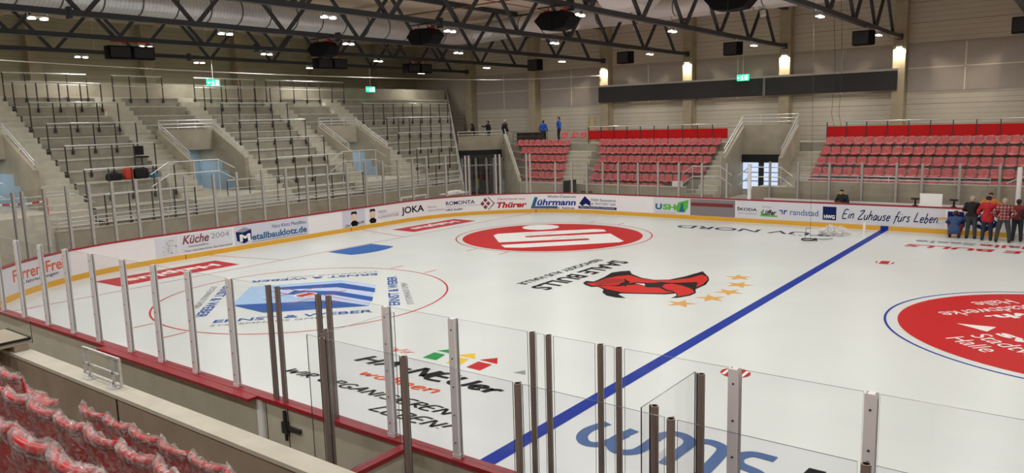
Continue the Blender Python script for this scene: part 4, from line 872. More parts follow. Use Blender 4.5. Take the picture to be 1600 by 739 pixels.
# ------------------------------------------------------------------ roof trusses
def truss(x, label):
    root = empty('roof_truss', (x, 0, 9.25)); tag(root, label, 'truss', 'steel roof trusses'); y0, y1 = -26.25, 26.25; H = 2.25
    b = MB(); b.box(-.11, .11, y0, y1, 0, .2); b.box(-.15, .15, y0, y0 + .12, -.06, .26); b.box(-.15, .15, y1 - .12, y1, -.06, .26)
    for y in (-9.5, 2.2): b.box(-.15, .15, y - .05, y + .05, -.1, .3)
    b.build('bottom_chord', M['steel'], root)
    b = MB(); b.box(-.12, .12, y0, y1, H, H + .22); b.build('top_chord', M['steel'], root)
    ns = [24.4 - 4.18 * i for i in range(13)]
    for y in ns:
        if abs(y) > 26: continue
        for s in (-1, 1):
            yt = y + s * 2.05
            if abs(yt) < 26.2: b = MB(); b.obox((0, y + s * .1, .15), (0, yt, H + .05), .13, .13); b.build('diagonal', M['steel'], root)
    return root
TX = [-41.3, -34.93, -28.56, -22.19, -15.82, -9.45, -3.08, 3.29]
for i, x in enumerate(TX): truss(x, 'dark steel lattice roof truss, %s from the end wall' % nth(i + 1))

# ------------------------------------------------------------------ ducts
root = empty('ventilation_duct', (0, 0, 0)); tag(root, 'big spiral steel duct crossing the hall and turning along the far side', 'duct')
def tubes(b, pts, r, n=28):
    for a, c in zip(pts, pts[1:]): b.tube(a, c, r, n=n, caps=False)
b = MB(); tubes(b, [(-31.7, -26, 10.52), (-31.7, 13.6, 10.52)], .6); b.build('main_run', M['duct'], root, smooth=True)
b = MB(); pts = [(-31.7 + 2.4 - 2.4 * math.cos(t), 13.6 + 2.4 * math.sin(t), 10.52 + .36 * (t / (PI / 2))) for t in [PI / 2 * i / 8 for i in range(9)]]; tubes(b, pts, .6); b.build('elbow', M['duct'], root, smooth=True)
b = MB(); tubes(b, [(-29.3, 16.0, 10.88), (-24.5, 16.0, 10.88)], .6); b.build('cross_run', M['ductw'], root, smooth=True)
b = MB(); b.tube((-24.5, 16.0, 10.88), (-24.0, 16.0, 10.9), .6, .42, n=28, caps=False); b.tube((-24.0, 16.0, 10.9), (-9.0, 16.0, 10.9), .42, n=28); b.build('reduced_run', M['ductw'], root, smooth=True)
for i in range(26):
    y = -25 + i * 1.5
    b = MB(); b.tube((-31.7, y - .025, 10.52), (-31.7, y + .025, 10.52), .625, n=28); b.build('clamp_ring', M['ductseam'], root)
for x in (-28.0, -26.4, -24.8): b = MB(); b.tube((x - .025, 16, 10.88), (x + .025, 16, 10.88), .622, n=28); b.build('clamp_ring', M['ductseam'], root)
for x in (-22.8, -20.6, -18.2, -13.6): b = MB(); b.tube((x - .025, 16, 10.9), (x + .025, 16, 10.9), .44, n=28); b.build('clamp_ring', M['ductseam'], root)
root = empty('ventilation_pipe', (0, 0, 0)); tag(root, 'slimmer white ventilation pipe with downward outlets near the far wall', 'duct')
b = MB(); b.tube((-31.0, 20.2, 11.1), (-9.0, 20.2, 11.1), .23, n=20); b.build('pipe_run', M['ductw'], root, smooth=True)
for x in (-29.4, -22.7, -15.1): b = MB(); b.tube((x, 20.0, 11.0), (x + .12, 19.9, 10.5), .16, n=16); b.build('outlet', M['ductw'], root); b = MB(); b.tube((x + .05, 19.94, 10.8), (x + .062, 19.93, 10.76), .172, n=16); b.build('clamp_ring', M['ductseam'], root)
for i in range(9): x = -30 + i * 2.4; b = MB(); b.tube((x, 20.2, 11.1), (x + .03, 20.2, 11.1), .245, n=20); b.build('clamp_ring', M['ductseam'], root)
root = empty('ventilation_box', (-19.0, 12.4, 10.5)); tag(root, 'white ventilation box with sloping lower edge under the roof', 'duct')
b = MB(); n0 = [(-1.1, -1.3), (1.1, -1.3), (1.1, 1.3), (-1.1, 1.3)]; k = len(b.v)
for s, z in ((.62, 0), (.8, .12), (1, .55), (1, 1.1)): b.v += [(x * s, y * s, z) for x, y in n0]
b.face((3, 2, 1, 0)); b.face((12, 13, 14, 15))
for l in range(3):
    for i in range(4): j = (i + 1) % 4; b.face((l * 4 + i, l * 4 + j, l * 4 + 4 + j, l * 4 + 4 + i))
b.build('housing', M['ductw'], root)
for sx in (-.8, .8): b = MB(); b.tube((sx, 0, 1.1), (sx, 0, 1.24), .03, n=6); b.build('hanger', M['galv'], root)

# ------------------------------------------------------------------ lights under the trusses
LAMPS = 120.0
def area(parent, size, power, col=(1, .993, .965)):
    l = bpy.data.lights.new('lamp_light', 'AREA'); l.shape = 'DISK'; l.size = size; l.energy = power; l.color = col
    o = link('lamp_light', l, parent); return o
b = MB(); b.box(-.06, .06, -.32, .32, .03, .09); b.tube((0, -.3, .1), (0, -.3, .2), .02, n=6); b.tube((0, .3, .1), (0, .3, .2), .02, n=6); LH = b.mesh('housing', M['galv'])
def disc(y): b = MB(); b.tube((0, y, .0), (0, y, .03), .12, n=18); return b.mesh('lamp_disc', M['lamp'])
LD = [disc(-.19), disc(.19)]
YS = [-23.0, -17.2, -10.5, -3.6, 2.8, 10.6, 20.9]
for i, x in enumerate(TX):
    for j, y in enumerate(YS):
        root = empty('ceiling_light', (x, y, 9.04)); tag(root, 'paired round white lamps under the %s truss from the end wall, %s along it' % (nth(i + 1), nth(j + 1)), 'ceiling light', 'paired lamps under the trusses')
        link('housing', LH, root)
        for d in LD: link('lamp_disc', d, root)
        a = area(root, .5, LAMPS * (1.5 if y < -20 else 1.0 if y < -15 else .6 if i == 0 else 1.0)); a.location = (0, 0, -.02)
# wall lamps on the far columns
for i, x in enumerate(COLX[:5]):
    root = empty('wall_lamp', (x, 26.18, 8.8)); tag(root, 'small warm downlight on the %s far column from the right' % nth(i + 1), 'wall lamp', 'downlights on the far columns')
    b = MB(); b.box(-.16, .16, -.06, .11, .0, .1); b.box(-.05, .05, .08, .118, .02, .08); b.build('housing', M['galv'], root); b = MB(); b.box(-.13, .13, -.05, .08, -.014, .0); b.build('lamp_disc', M['lampw'], root)
    l = bpy.data.lights.new('downlight', 'SPOT'); l.energy = 420; l.spot_size = 2.6; l.spot_blend = .35; l.color = (1, .9, .68); l.shadow_soft_size = .05
    o = link('downlight', l, root); o.location = (0, -.01, -.03); o.rotation_euler = (.16, 0, 0)
# strip lights washing the top of the end terrace
for i, y in enumerate((-14, -8, -2, 4.5, 10.5)):
    root = empty('ceiling_light', (-43.3, y, 9.6)); tag(root, 'small white lamp over the top walkway of the end terrace, %s from the left' % nth(i + 1), 'ceiling light', 'lamps over the end terrace')
    b = MB(); b.box(-.06, .06, -.3, .3, .02, .08); b.tube((0, 0, .08), (0, 0, 2.14), .012, n=6); b.build('housing', M['galv'], root); b = MB(); b.box(-.05, .05, -.28, .28, 0, .02); b.build('lamp_strip', M['lamp'], root)
    a = area(root, .4, 60); a.location = (0, 0, -.02)

# ------------------------------------------------------------------ speakers
def spk_cluster(x, y, z, rz, label):
    root = empty('hanging_speaker', (x, y, z), rz); tag(root, label, 'speaker', 'speakers hung from the trusses')
    for s in (-1, 1):
        b = MB(); k = len(b.v)
        prof = [(0, .22), (.44, .2), (.74, -.06), (.44, -.38), (.0, -.43)]
        for yy in (-.32, .32): b.v += [(s * (px + .02), yy, pz) for px, pz in prof]
        f = list(range(5)); b.face([k + i for i in (f if s > 0 else f[::-1])]); b.face([k + 5 + i for i in (f[::-1] if s > 0 else f)])
        for i in range(5):
            j = (i + 1) % 5; q = (k + i, k + 5 + i, k + 5 + j, k + j); b.face(q if s > 0 else q[::-1])
        b.build('cabinet', M['speaker'], root)
        b = MB(); b.tube((s * .35, 0, .21), (s * .35, 0, .42), .02, n=6); b.box(s * .35 - .06, s * .35 + .06, -.2, .2, .22, .26); b.build('bracket', M['redpanel'], root)
    b = MB(); b.obox((-.8, 0, .42), (.8, 0, .42), .05, .05); b.build('hanger', M['steel'], root)
    return root
def spk_pair(x, y, z, rz, label):
    root = empty('hanging_speaker', (x, y, z), rz); tag(root, label, 'speaker', 'speakers hung from the trusses')
    for s in (-1, 1):
        b = MB(); b.prism([(s * .03, -.25), (s * .95, -.2), (s * 1.0, -.1), (s * 1.0, .3), (s * .03, .3)], -.36, .2); b.build('cabinet', M['speaker'], root)
        b = MB(); b.box(min(s * .08, s * .9), max(s * .08, s * .9), -.27, -.262, -.3, .15); b.build('grille', M['grille'], root)
        b = MB(); b.tube((s * .4, 0, .2), (s * .4, 0, .42), .02, n=6); b.build('bracket', M['galv'], root)
    b = MB(); b.obox((-.8, 0, .4), (.8, 0, .4), .05, .05); b.build('hanger', M['redpanel'], root)
    return root
def spk_single(x, y, z, rz, label, w=.95):
    root = empty('hanging_speaker', (x, y, z), rz); tag(root, label, 'speaker', 'speakers hung from the trusses')
    b = MB(); b.prism([(-w / 2, -.3), (w / 2 - .2, -.3), (w / 2, 0), (w / 2 - .2, .3), (-w / 2, .3)], -.42, .24); b.build('cabinet', M['speaker'], root)
    b = MB(); b.box(-w / 2 + .04, w / 2 - .24, -.315, -.302, -.38, .2); b.build('grille', M['grille'], root)
    b = MB(); b.tube((-.2, 0, .24), (-.2, 0, .42), .018, n=6); b.tube((.12, 0, .24), (.12, 0, .42), .018, n=6); b.build('hanger', M['galv'], root)
for i, x in enumerate(TX[2:6]): spk_cluster(x, 1.3, 8.82, 0, 'black double speaker hung at mid-span of the %s truss from the end wall' % nth(i + 3))
for i, (y, lb) in enumerate(((-4.3, 'left'), (7.0, 'middle'), (14.0, 'right'))):
    spk_pair(TX[1], y, 8.84, PI / 2 * .9, 'black paired speaker facing the end terrace, %s of three' % lb)
for i, x in enumerate(TX[2:7]): spk_single(x, 18.0, 8.82, .0, 'black single speaker by the far end of the %s truss from the end wall' % nth(i + 3))

# ------------------------------------------------------------------ black band and exit signs
root = empty('wall_screen_band', (-19.2, 26.15, 6.43)); tag(root, 'long black screen band hung across the far wall columns', 'screen')
b = MB(); b.box(-9.7, 9.7, -.08, .08, 0, 1.08); b.build('panel', M['bandblack'], root); b = MB(); b.box(-9.72, 9.72, -.12, .12, 1.08, 1.2); b.build('top_frame', M['bandframe'], root); b = MB(); b.box(2.15, 2.17, -.085, -.08, 0, 1.08); b.box(2.23, 2.25, -.085, -.08, 0, 1.08); b.build('joint', M['seam'], root)
def exit_sign(x, y, z, rz, zt, label):
    root = empty('exit_sign', (x, y, z), rz); tag(root, label, 'exit sign')
    b = MB(); b.box(-.4, .4, -.04, .04, -.19, .19); b.build('housing', M['exitg'], root)
    b = MB()   # running figure, arrow and doorway
    b.box(-.06, .02, -.046, -.04, -.12, .02); b.ball((-.01, -.043, .09), .035, 8, (1, .1, 1)); b.obox((-.03, -.043, .0), (-.14, -.043, .05), .03, .004, (0, 1, 0)); b.obox((-.05, -.043, -.1), (-.15, -.043, -.15), .035, .004, (0, 1, 0)); b.obox((0, -.043, -.1), (.07, -.043, -.15), .035, .004, (0, 1, 0))
    b.box(.14, .32, -.046, -.04, -.15, .14); b.obox((-.35, -.043, 0), (-.2, -.043, 0), .03, .004, (0, 1, 0)); b.prism([(-.36, -.046), (-.3, -.046), (-.3, -.04), (-.36, -.04)], -.05, .05); b.build('pictogram', M['exitw'], root)
    b = MB(); b.tube((0, 0, .19), (0, 0, zt - z), .015, n=6); b.build('rod', M['galv'], root)
    return root
exit_sign(-41.2, 3.5, 7.96, PI / 2, 9.25, 'green emergency exit sign hung over the end terrace, left one'); exit_sign(-41.2, 15.6, 7.78, PI / 2, 9.25, 'green emergency exit sign hung over the end terrace, right one'); exit_sign(-17.9, 24.9, 7.55, -.2, 11.6, 'green emergency exit sign in front of the black wall band')
# ropes and cables
b = MB(); q = [(-36 + .0, -17, 8.55)] + [(-36, -17 + 35 * t, 8.5 - .22 * math.sin(PI * t) - .25 * t) for t in [i / 14 for i in range(1, 15)]] + [(-34.5, 21.0, 8.2), (-32, 24, 8.25), (-28.7, 26.28, 8.34)]
b.path(q, .022, 6); o = b.build('hanging_cable', M['cable']); tag(o, 'thin pale cable sagging across in front of the end terrace', 'cable')
b = MB(); b.tube((-9.95, 11.4, 11.7), (-9.65, 10.95, .03), .007, n=6); q = [(-9.65 + .3 * math.cos(t) * (1 + .1 * math.sin(3 * t)), 10.7 + .3 * math.sin(t), .02 + .004 * t) for t in [i * .35 for i in range(40)]] + [(-9.2, 11.1, .03), (-8.9, 11.5, .03)]
b.path(q, .013, 6); b.path([(-9.95, 11.2, .02), (-9.9, 11.15, .45), (-9.65, 10.95, .5)], .01, 6); o = b.build('hanging_rope', M['rope']); tag(o, 'thin dark rope hanging from the roof to a coil on the ice', 'rope')
for x, y, lb in ((-12.8, 25.2, 'left'), (-12.3, 24.8, 'right')):
    b = MB(); b.path([(x, y, 11.6), (x + .2, y, 8), (x + .1, y, 5.2), (x + .35, y - .1, 4.2)], .012, 6); o = b.build('hanging_rope', M['rope']); tag(o, 'dark rope hanging in front of the far wall above the vomitory, %s of two' % lb, 'rope')
# crumpled film heap on the ice
bm = bmesh.new(); bmesh.ops.create_icosphere(bm, subdivisions=5, radius=1)
for v in bm.verts:
    n = mnoise.noise(v.co * 2.3) + .8 * mnoise.noise(v.co * 6) + .6 * mnoise.noise(v.co * 13); r = 1 + .38 * n
    v.co = Vector((v.co.x * r * .56, v.co.y * r * .4, max(0, (v.co.z + .15) * r * .3)))
me = bpy.data.meshes.new('film_heap'); bm.to_mesh(me); bm.free(); me.materials.append(film_mat('film_heap', .5, .95, 7)); o = link('film_heap', me); o.location = (-9.2, 12.75, .002); tag(o, 'crumpled heap of clear plastic film lying on the ice', 'plastic film')
bm = bmesh.new(); bmesh.ops.create_icosphere(bm, subdivisions=4, radius=1)
for v in bm.verts: r = 1 + .45 * mnoise.noise(v.co * 4 + Vector((3, 0, 0))); v.co = Vector((v.co.x * r * .2, v.co.y * r * .12, max(0, (v.co.z + .1) * r * .2)))
me = bpy.data.meshes.new('film_heap'); bm.to_mesh(me); bm.free(); me.materials.append(bpy.data.materials['film_heap']); o = link('film_heap', me); o.location = (-2.62, 14.68, .002); tag(o, 'small shiny film heap on the ice against the far boards at the right edge', 'plastic film')
b = MB(); b.box(-.05, .05, -.03, .03, .0, .6); b.box(-.1, .1, -.07, .07, 0, .03); o = b.build('reflection_strip', M['pvc']); o.location = (-8.0, 12.95, .002); tag(o, 'short white upright strip shaped after a pale reflection by the blue line', 'post')  # pale reflection strip given solid shape as a white post

# ------------------------------------------------------------------ things behind the boards
root = empty('ice_hockey_goal', (-31.5, 9.3, -.028), 0); tag(root, 'white-framed spare goal parked behind the end boards', 'goal')
b = MB(); b.path([(.3, -1.0, 0), (.3, -1.0, 1.22), (.3, 1.0, 1.22), (.3, 1.0, 0)], .045, 10); b.build('goal_frame', M['pvc'], root)
b = MB(); b.path([(.3, -1.0, .03), (-.5, -.8, .03), (-.5, .8, .03), (.3, 1.0, .03)], .03, 8); b.path([(.3, -1.0, 1.2), (-.2, -.8, 1.1), (-.2, .8, 1.1), (.3, 1.0, 1.2)], .025, 8); b.path([(-.2, 0, 1.1), (-.5, 0, .03)], .025, 8); b.build('back_frame', M['pvc'], root)
b = MB()
for i in range(13): y = -.8 + 1.6 * i / 12; b.obox((-.2, y, 1.1), (-.5, y, .04), .008, .008)
for i in range(8): t = i / 7; b.obox((-.2 - .3 * t, -.8, 1.1 - 1.06 * t), (-.2 - .3 * t, .8, 1.1 - 1.06 * t), .008, .008)
b.build('net', M['lightgray'], root)
root = empty('folding_table', (-31.6, 13.3, -.028), 0); tag(root, 'white folding table loaded with film behind the end boards', 'table')
b = MB(); b.box(-.4, .4, -1.0, 1.0, 1.0, 1.05); b.build('table_top', M['pvc'], root)
for x in (-.33, .33):
    for y in (-.85, .85): b = MB(); b.tube((x, y, 0), (x, y, 1.0), .02, n=8); b.build('leg', M['galv'], root)
bm = bmesh.new(); bmesh.ops.create_icosphere(bm, subdivisions=4, radius=1)
for v in bm.verts: r = 1 + .4 * mnoise.noise(v.co * 4); v.co = Vector((v.co.x * r * .26, v.co.y * r * .7, max(0, v.co.z * r * .16)))
me = bpy.data.meshes.new('film_bundle'); bm.to_mesh(me); bm.free(); me.materials.append(M['pvc']); o = link('film_bundle', me); o.location = (-31.6, 13.2, 1.024); tag(o, 'crumpled pale film bundle lying on the white folding table', 'plastic film')
# small machine in the gate
root = empty('cleaning_machine', (-36.45, 21.9, -.028), -PI / 4); tag(root, 'dark floor machine with a lime green tank standing in the corner gate', 'machine')
b = MB(); b.box(-.5, .5, -.3, .45, .25, 1.0); b.box(-.45, .45, .1, .45, 1.0, 1.65); b.build('body', M['cblack'], root); b = MB(); b.box(-.2, .28, -.42, -.3, .5, 1.2); b.build('tank', M['higreen'], root); b = MB(); b.box(-.42, .42, -.05, .5, 1.65, 1.75); b.build('roof', M['cgreen'], root)
for sx in (-.45, .45):
    for y in (-.15, .3): b = MB(); b.tube((sx - .06, y, .2), (sx + .06, y, .2), .2, n=16); b.build('wheel', M['shoe'], root)
    b = MB(); b.tube((sx * .9, 0, 1.0), (sx * .9, 0, 1.66), .025, n=6); b.build('roof_post', M['darksteel'], root)
for i, (x, y, c, h) in enumerate(((-37.6, 20.9, 'plasticblue', .8), (-38.2, 21.5, 'redpanel', .62), (-35.3, 23.2, 'pvc', .95))):
    b = MB(); b.box(-.28, .28, -.22, .22, 0, h); b.box(-.3, .3, -.24, .24, h, h + .06); o = b.build('storage_bin', M[c]); o.location = (x, y, -.028); o.rotation_euler = (0, 0, .7); tag(o, '%s storage bin with a lid inside the corner gate' % ('blue', 'red', 'white')[i], 'bin')
b = MB(); b.box(-.12, .12, -.25, .25, 0, 1.75); b.box(-.14, .14, -.27, .27, 0, .06); b.prism([(-.5, -.25), (-.45, -.25), (-.2, .25), (-.25, .25)], 0, 1.7); o = b.build('black_door_panel', M['cblack']); o.location = (-25.1, 16.55, -.028); tag(o, 'black panel standing on edge at the foot of the far stair', 'panel')
b = MB(); b.box(-.4, .4, -.2, .2, .35, .4); [b.tube((sx * .36, sy * .16, 0), (sx * .36, sy * .16, .35), .02, n=6) for sx in (-1, 1) for sy in (-1, 1)]; b.box(-.4, .4, .17, .2, .4, 1.1); o = b.build('side_bench', M['cgray']); o.location = (-24.2, 16.5, -.028); tag(o, 'small grey bench beside the black panel below the far stand', 'bench')
b = MB(); b.box(-.25, .25, -.15, .15, .0, .28); b.box(-.1, .1, -.1, .1, -.0, .05); o = b.build('junction_box', M['pvc']); o.location = (-18.6, 17.15, 1.462); tag(o, 'white box on the front wall at the right end of the middle seat block', 'box')
b = MB(); b.box(-.43, .43, -.012, .012, 0, .55); b.box(-.45, .45, -.02, .02, 0, .03); o = b.build('white_board', M['white']); o.location = (-5.85, 15.09, 1.152); tag(o, 'blank white board propped on the far boards', 'board')
for x, lb in ((-6.45, 'left'), (-4.98, 'right')):
    b = MB(); b.tube((0, 0, 0), (0, 0, .28), .05, .03, n=10); b.prism([(-.16, -.1), (.16, -.1), (.16, .1), (-.16, .1)], .28, .34); b.prism([(-.1, -.07), (.1, -.07), (.1, .07), (-.1, .07)], 0, .03); o = b.build('camera_mount', M['cblack']); o.location = (x, 15.09, 1.152); tag(o, 'small black stand on the far boards, %s of the white board' % lb, 'stand')
# ladder on the far walkway
root = empty('step_ladder', (-29.1, 25.4, 3.672)); tag(root, 'yellow step ladder standing behind the middle seat block', 'ladder')
for s in (-1, 1):
    b = MB(); b.obox((s * .3, -.25, 0), (s * .2, 0, 1.85), .05, .03); b.build('front_rail', M['ladder'], root); b = MB(); b.obox((s * .3, .3, 0), (s * .2, .03, 1.85), .05, .03); b.build('rear_rail', M['ladder'], root)
for i in range(6): t = (i + 1) / 6.5; b = MB(); b.box(-.3 + .1 * t, .3 - .1 * t, -.25 + .25 * t - .03, -.25 + .25 * t + .03, 1.85 * t - .015, 1.85 * t + .015); b.build('step', M['ladder'], root)
# low dark railing and loose seats on the corner block walkway
root = empty('walkway_railing', (-32.0, YT + .2, 3.672)); tag(root, 'low dark railing behind the corner seat block', 'railing')
for z in (.2, .5, .78): b = MB(); b.tube((-2.0, 0, z), (1.0, 0, z), .02, n=6); b.build('rail', M['darksteel'], root)
for i in range(9): b = MB(); x = -2 + 3 * i / 8; b.tube((x, 0, 0), (x, 0, .78), .015, n=6); b.build('upright', M['darksteel'], root)
b = MB(); b.box(-1.0, 1.0, -.3, .3, 0, .72); b.box(-1.03, 1.03, -.33, .33, .72, .78); o = b.build('dark_chest', mat('dark_wood', (52, 34, 32), .6)); o.location = (-33.0, 23.3, 3.672); tag(o, 'dark wooden chest on the walkway behind the corner block', 'chest')
for i, (x, y) in enumerate(((-29.0, 23.0), (-28.35, 23.1), (-30.1, 23.4))): place_seat(FARP, x, y, 3.674, PI + .2 * i, 'loose wrapped red seat on the walkway behind the corner aisle, %s from right' % nth((2, 1, 3)[i]), 'loose seats on the walkway')
# bags on the terrace
zt = zk(3) + .002
def bag(name, m, x, y, sx, sy, sz, label, cat, seed, z=None):
    bm = bmesh.new(); bmesh.ops.create_cube(bm, size=1); bmesh.ops.subdivide_edges(bm, edges=bm.edges[:], cuts=5, use_grid_fill=True)
    for v in bm.verts:
        c = v.co * 2; k = 1 / max(1, (abs(c.x) ** 5 + abs(c.y) ** 5 + abs(c.z) ** 5) ** .2); v.co = c * k / 2; v.co *= 1 + .12 * mnoise.noise(v.co * 5 + Vector((seed, 0, 0))); v.co.z = max(v.co.z, -.49)
        v.co = Vector((v.co.x * sx, v.co.y * sy, (v.co.z + .49) * sz))
    me = bpy.data.meshes.new('bag_body'); bm.to_mesh(me); bm.free(); me.materials.append(m); me.polygons.foreach_set('use_smooth', [True] * len(me.polygons))
    r = empty(name, (x, y, zt if z is None else z)); tag(r, label, cat); link('bag_body', me, r)
    b = MB(); b.path([(0, -sy * .25, sz * .95), (0, -sy * .15, sz * 1.15), (0, sy * .15, sz * 1.15), (0, sy * .25, sz * .95)], .02, 6); b.build('handle', M['cblack'], r); return r
bag('duffel_bag', M['cblack'], -35.65, -5.24, .34, .7, .32, 'black duffel bag at the left end of the baggage on the terrace', 'bag', 1); bag('orange_bag', mat('bag_orange', (190, 62, 40), .7), -35.72, -4.58, .36, .4, .52, 'orange-red bag in the baggage on the terrace', 'bag', 2)
bag('duffel_bag', M['cblack'], -35.7, -4.0, .4, .66, .5, 'large black bag right of the orange bag on the terrace', 'bag', 3); bag('blue_bag', M['plasticblue'], -35.5, -3.5, .3, .25, .26, 'blue bag at the right end of the baggage on the terrace', 'bag', 4)
root = empty('office_chair', (-36.55, -3.45, zk(4) + .006)); tag(root, 'black office chair standing behind the baggage on the terrace', 'chair')
b = MB(); b.box(-.2, .2, -.25, .25, .42, .5); b.build('seat', M['cblack'], root); b = MB(); b.box(-.25, -.19, -.22, .22, .56, .98); b.build('backrest', M['cblack'], root); b = MB(); b.tube((0, 0, .06), (0, 0, .42), .03, n=8); b.build('column', M['darksteel'], root)
for i in range(5): t = 2 * PI * i / 5; b = MB(); b.obox((0, 0, .09), (.27 * math.cos(t), .27 * math.sin(t), .05), .04, .03); b.ball((.27 * math.cos(t), .27 * math.sin(t), .03), .03, 8); b.build('foot', M['darksteel'], root)
# barrier tape at the left edge
b = MB()
for i in range(14):
    y0 = -12.6 + i * .26; b.obox((-33.6, y0, 2.62 + .02 * math.sin(i)), (-33.6, y0 + .26, 2.62 + .02 * math.sin(i + 1)), .004, .07, m=i % 2)
b.box(-33.62, -33.58, -12.64, -12.6, 2.122, 2.75); b.box(-33.62, -33.58, -8.96, -8.92, 2.122, 2.75)
o = b.build('barrier_tape', [mat('tape_red', (200, 40, 44), .6), M['white']]); tag(o, 'red and white barrier tape across the first vomitory', 'tape')

# ------------------------------------------------------------------ people
def blob(parts, vox, name, m, parent, smooth=2):
    b = MB()
    for p, q, r0, r1 in parts:
        b.tube(p, q, r0, r1, n=12); b.ball(p, r0, 12); b.ball(q, r1, 12)
    me = b.mesh(name, m); o = bpy.data.objects.new(name, me); COL.objects.link(o)
    md = o.modifiers.new('r', 'REMESH'); md.mode = 'VOXEL'; md.voxel_size = vox; md.use_smooth_shade = True
    sm_ = o.modifiers.new('s', 'SMOOTH'); sm_.iterations = smooth; sm_.factor = .5
    dg = bpy.context.evaluated_depsgraph_get(); dg.update(); nm = bpy.data.meshes.new_from_object(o.evaluated_get(dg))
    nm.materials.clear(); nm.materials.append(m); bpy.data.objects.remove(o)
    return link(name, nm, parent)
STAND = dict(hip=(0, 0, .93), chest=(0, 0, 1.34), neck=(0, .01, 1.5), head=(0, .03, 1.63), kl=(-.11, .03, .5), kr=(.11, .03, .5), al=(-.13, -.01, .09), ar=(.13, -.01, .09),
             el=(-.27, -.03, 1.14), er=(.27, -.03, 1.14), wl=(-.28, .07, .9), wr=(.28, .07, .9), hl=(-.275, .1, .81), hr=(.275, .1, .81))
def person(loc, rz, label, jacket, trousers, hairm, pose=None, scale=1.0, hair='short', long_jacket=False, fine=False):
    J = dict(STAND); J.update(pose or {}); V = {k: Vector(v) for k, v in J.items()}
    root = empty('person', loc, rz); root.scale = (scale * 1.1, scale * 1.1, scale); tag(root, label, 'person')
    up = (V['chest'] - V['hip']).normalized(); side = Vector((1, 0, 0)); shl = V['chest'] + up * .07 - side * .17; shr = V['chest'] + up * .07 + side * .17
    hipl, hipr = V['hip'] - side * .09, V['hip'] + side * .09; fw = Vector((0, 1, 0))
    hd = V['head']; body = [(V['hip'] - side * .07, V['hip'] + side * .07, .11, .11), (V['hip'], V['chest'], .115, .13), (V['chest'] - side * .08, V['chest'] + side * .08, .11, .11), (shl, shr, .065, .065),
            (V['chest'] + up * .08, V['neck'], .07, .055), (V['neck'], hd - Vector((0, 0, .04)), .053, .06), (hd + Vector((0, -.015, .02)), hd + Vector((0, .01, .0)), .092, .085), (hd + Vector((0, .03, -.05)), hd + Vector((0, .045, -.075)), .06, .045),
            (hd + Vector((0, .085, .0)), hd + Vector((0, .105, -.02)), .012, .016), (hd + Vector((-.09, -.0, -.0)), hd + Vector((-.092, -.01, .02)), .018, .018), (hd + Vector((.09, 0, 0)), hd + Vector((.092, -.01, .02)), .018, .018)]
    for h, k, a in ((hipl, 'kl', 'al'), (hipr, 'kr', 'ar')):
        body += [(h, V[k], .088, .058), (V[k], V[a], .056, .04), (V[a] - Vector((0, .04, .03)), V[a] + fw * .15 - Vector((0, 0, .045)), .04, .032)]
    for s_, e, w_, h in ((shl, 'el', 'wl', 'hl'), (shr, 'er', 'wr', 'hr')):
        body += [(s_, V[e], .052, .042), (V[e], V[w_], .04, .03)]
        d = (V[h] - V[w_]).normalized(); sd = d.cross(Vector((0, 1, .3))).normalized(); nr = sd.cross(d)
        body.append((V[w_], V[h], .03, .036))
        for i, (o_, ln) in enumerate(((-.03, .06), (-.01, .075), (.011, .07), (.031, .055))):
            a0 = V[h] + sd * o_ + d * .015; a1 = a0 + d * ln * .55 + nr * .006; body += [(a0, a1, .011, .010), (a1, a1 + d * ln * .4 + nr * .018, .010, .008)]
        body.append((V[w_] + d * .04 + nr * .025, V[w_] + d * .085 + nr * .06, .013, .010))
    blob(body, .0085, 'body', M['skin'], root, 1)
    jk = [(V['hip'] + up * .03 - side * .08, V['hip'] + up * .03 + side * .08, .135, .135), (V['hip'] + up * .06, V['chest'], .14, .155), (V['chest'] - side * .09, V['chest'] + side * .09, .13, .13), (shl, shr, .088, .088), (V['chest'] + up * .1, V['neck'] - up * .02, .085, .07),
          (shl, V['el'], .074, .06), (V['el'], V['wl'] - (V['wl'] - V['el']).normalized() * .02, .06, .046), (shr, V['er'], .074, .06), (V['er'], V['wr'] - (V['wr'] - V['er']).normalized() * .02, .06, .046)]
    if long_jacket: jk.append((V['hip'] - side * .07 - up * .08, V['hip'] + side * .07 - up * .08, .14, .14))
    blob(jk, .014, 'jacket', jacket, root)
    tr = [(V['hip'] - side * .08, V['hip'] + side * .08, .128, .128)]
    for h, k, a in ((hipl, 'kl', 'al'), (hipr, 'kr', 'ar')): tr += [(h, V[k], .105, .078), (V[k], V[a], .076, .06)]
    blob(tr, .014, 'trousers', trousers, root)
    for a in ('al', 'ar'): blob([(V[a] - Vector((0, .05, .035)), V[a] + fw * .17 - Vector((0, 0, .05)), .05, .042)], .012, 'shoe', M['shoe'], root)
    if hair == 'short': blob([(hd + Vector((0, -.03, .035)), hd + Vector((0, -.005, .045)), .092, .088), (hd + Vector((0, -.05, -.03)), hd + Vector((0, -.04, .0)), .07, .08)], .012, 'hair', hairm, root)
    elif hair == 'cap': blob([(hd + Vector((0, -.02, .04)), hd + Vector((0, .0, .05)), .1, .095), (hd + Vector((0, .09, .045)), hd + Vector((0, .15, .03)), .03, .02)], .012, 'cap', hairm, root)
    elif hair == 'hood': blob([(hd + Vector((0, -.025, .0)), hd + Vector((0, -.01, .03)), .115, .11), (V['neck'] - fw * .03, hd - fw * .03, .09, .1)], .012, 'hood', hairm, root)
    for s_ in (-1, 1): b = MB(); b.ball((hd.x + s_ * .034, hd.y + .083, hd.z + .015), .012, 8); b.build('eye', M['cblack'], root)
    return root
AKIMBO = dict(el=(-.36, -.05, 1.16), er=(.36, -.05, 1.16), wl=(-.2, .12, .98), wr=(.2, .12, .98), hl=(-.12, .16, .95), hr=(.12, .16, .95))
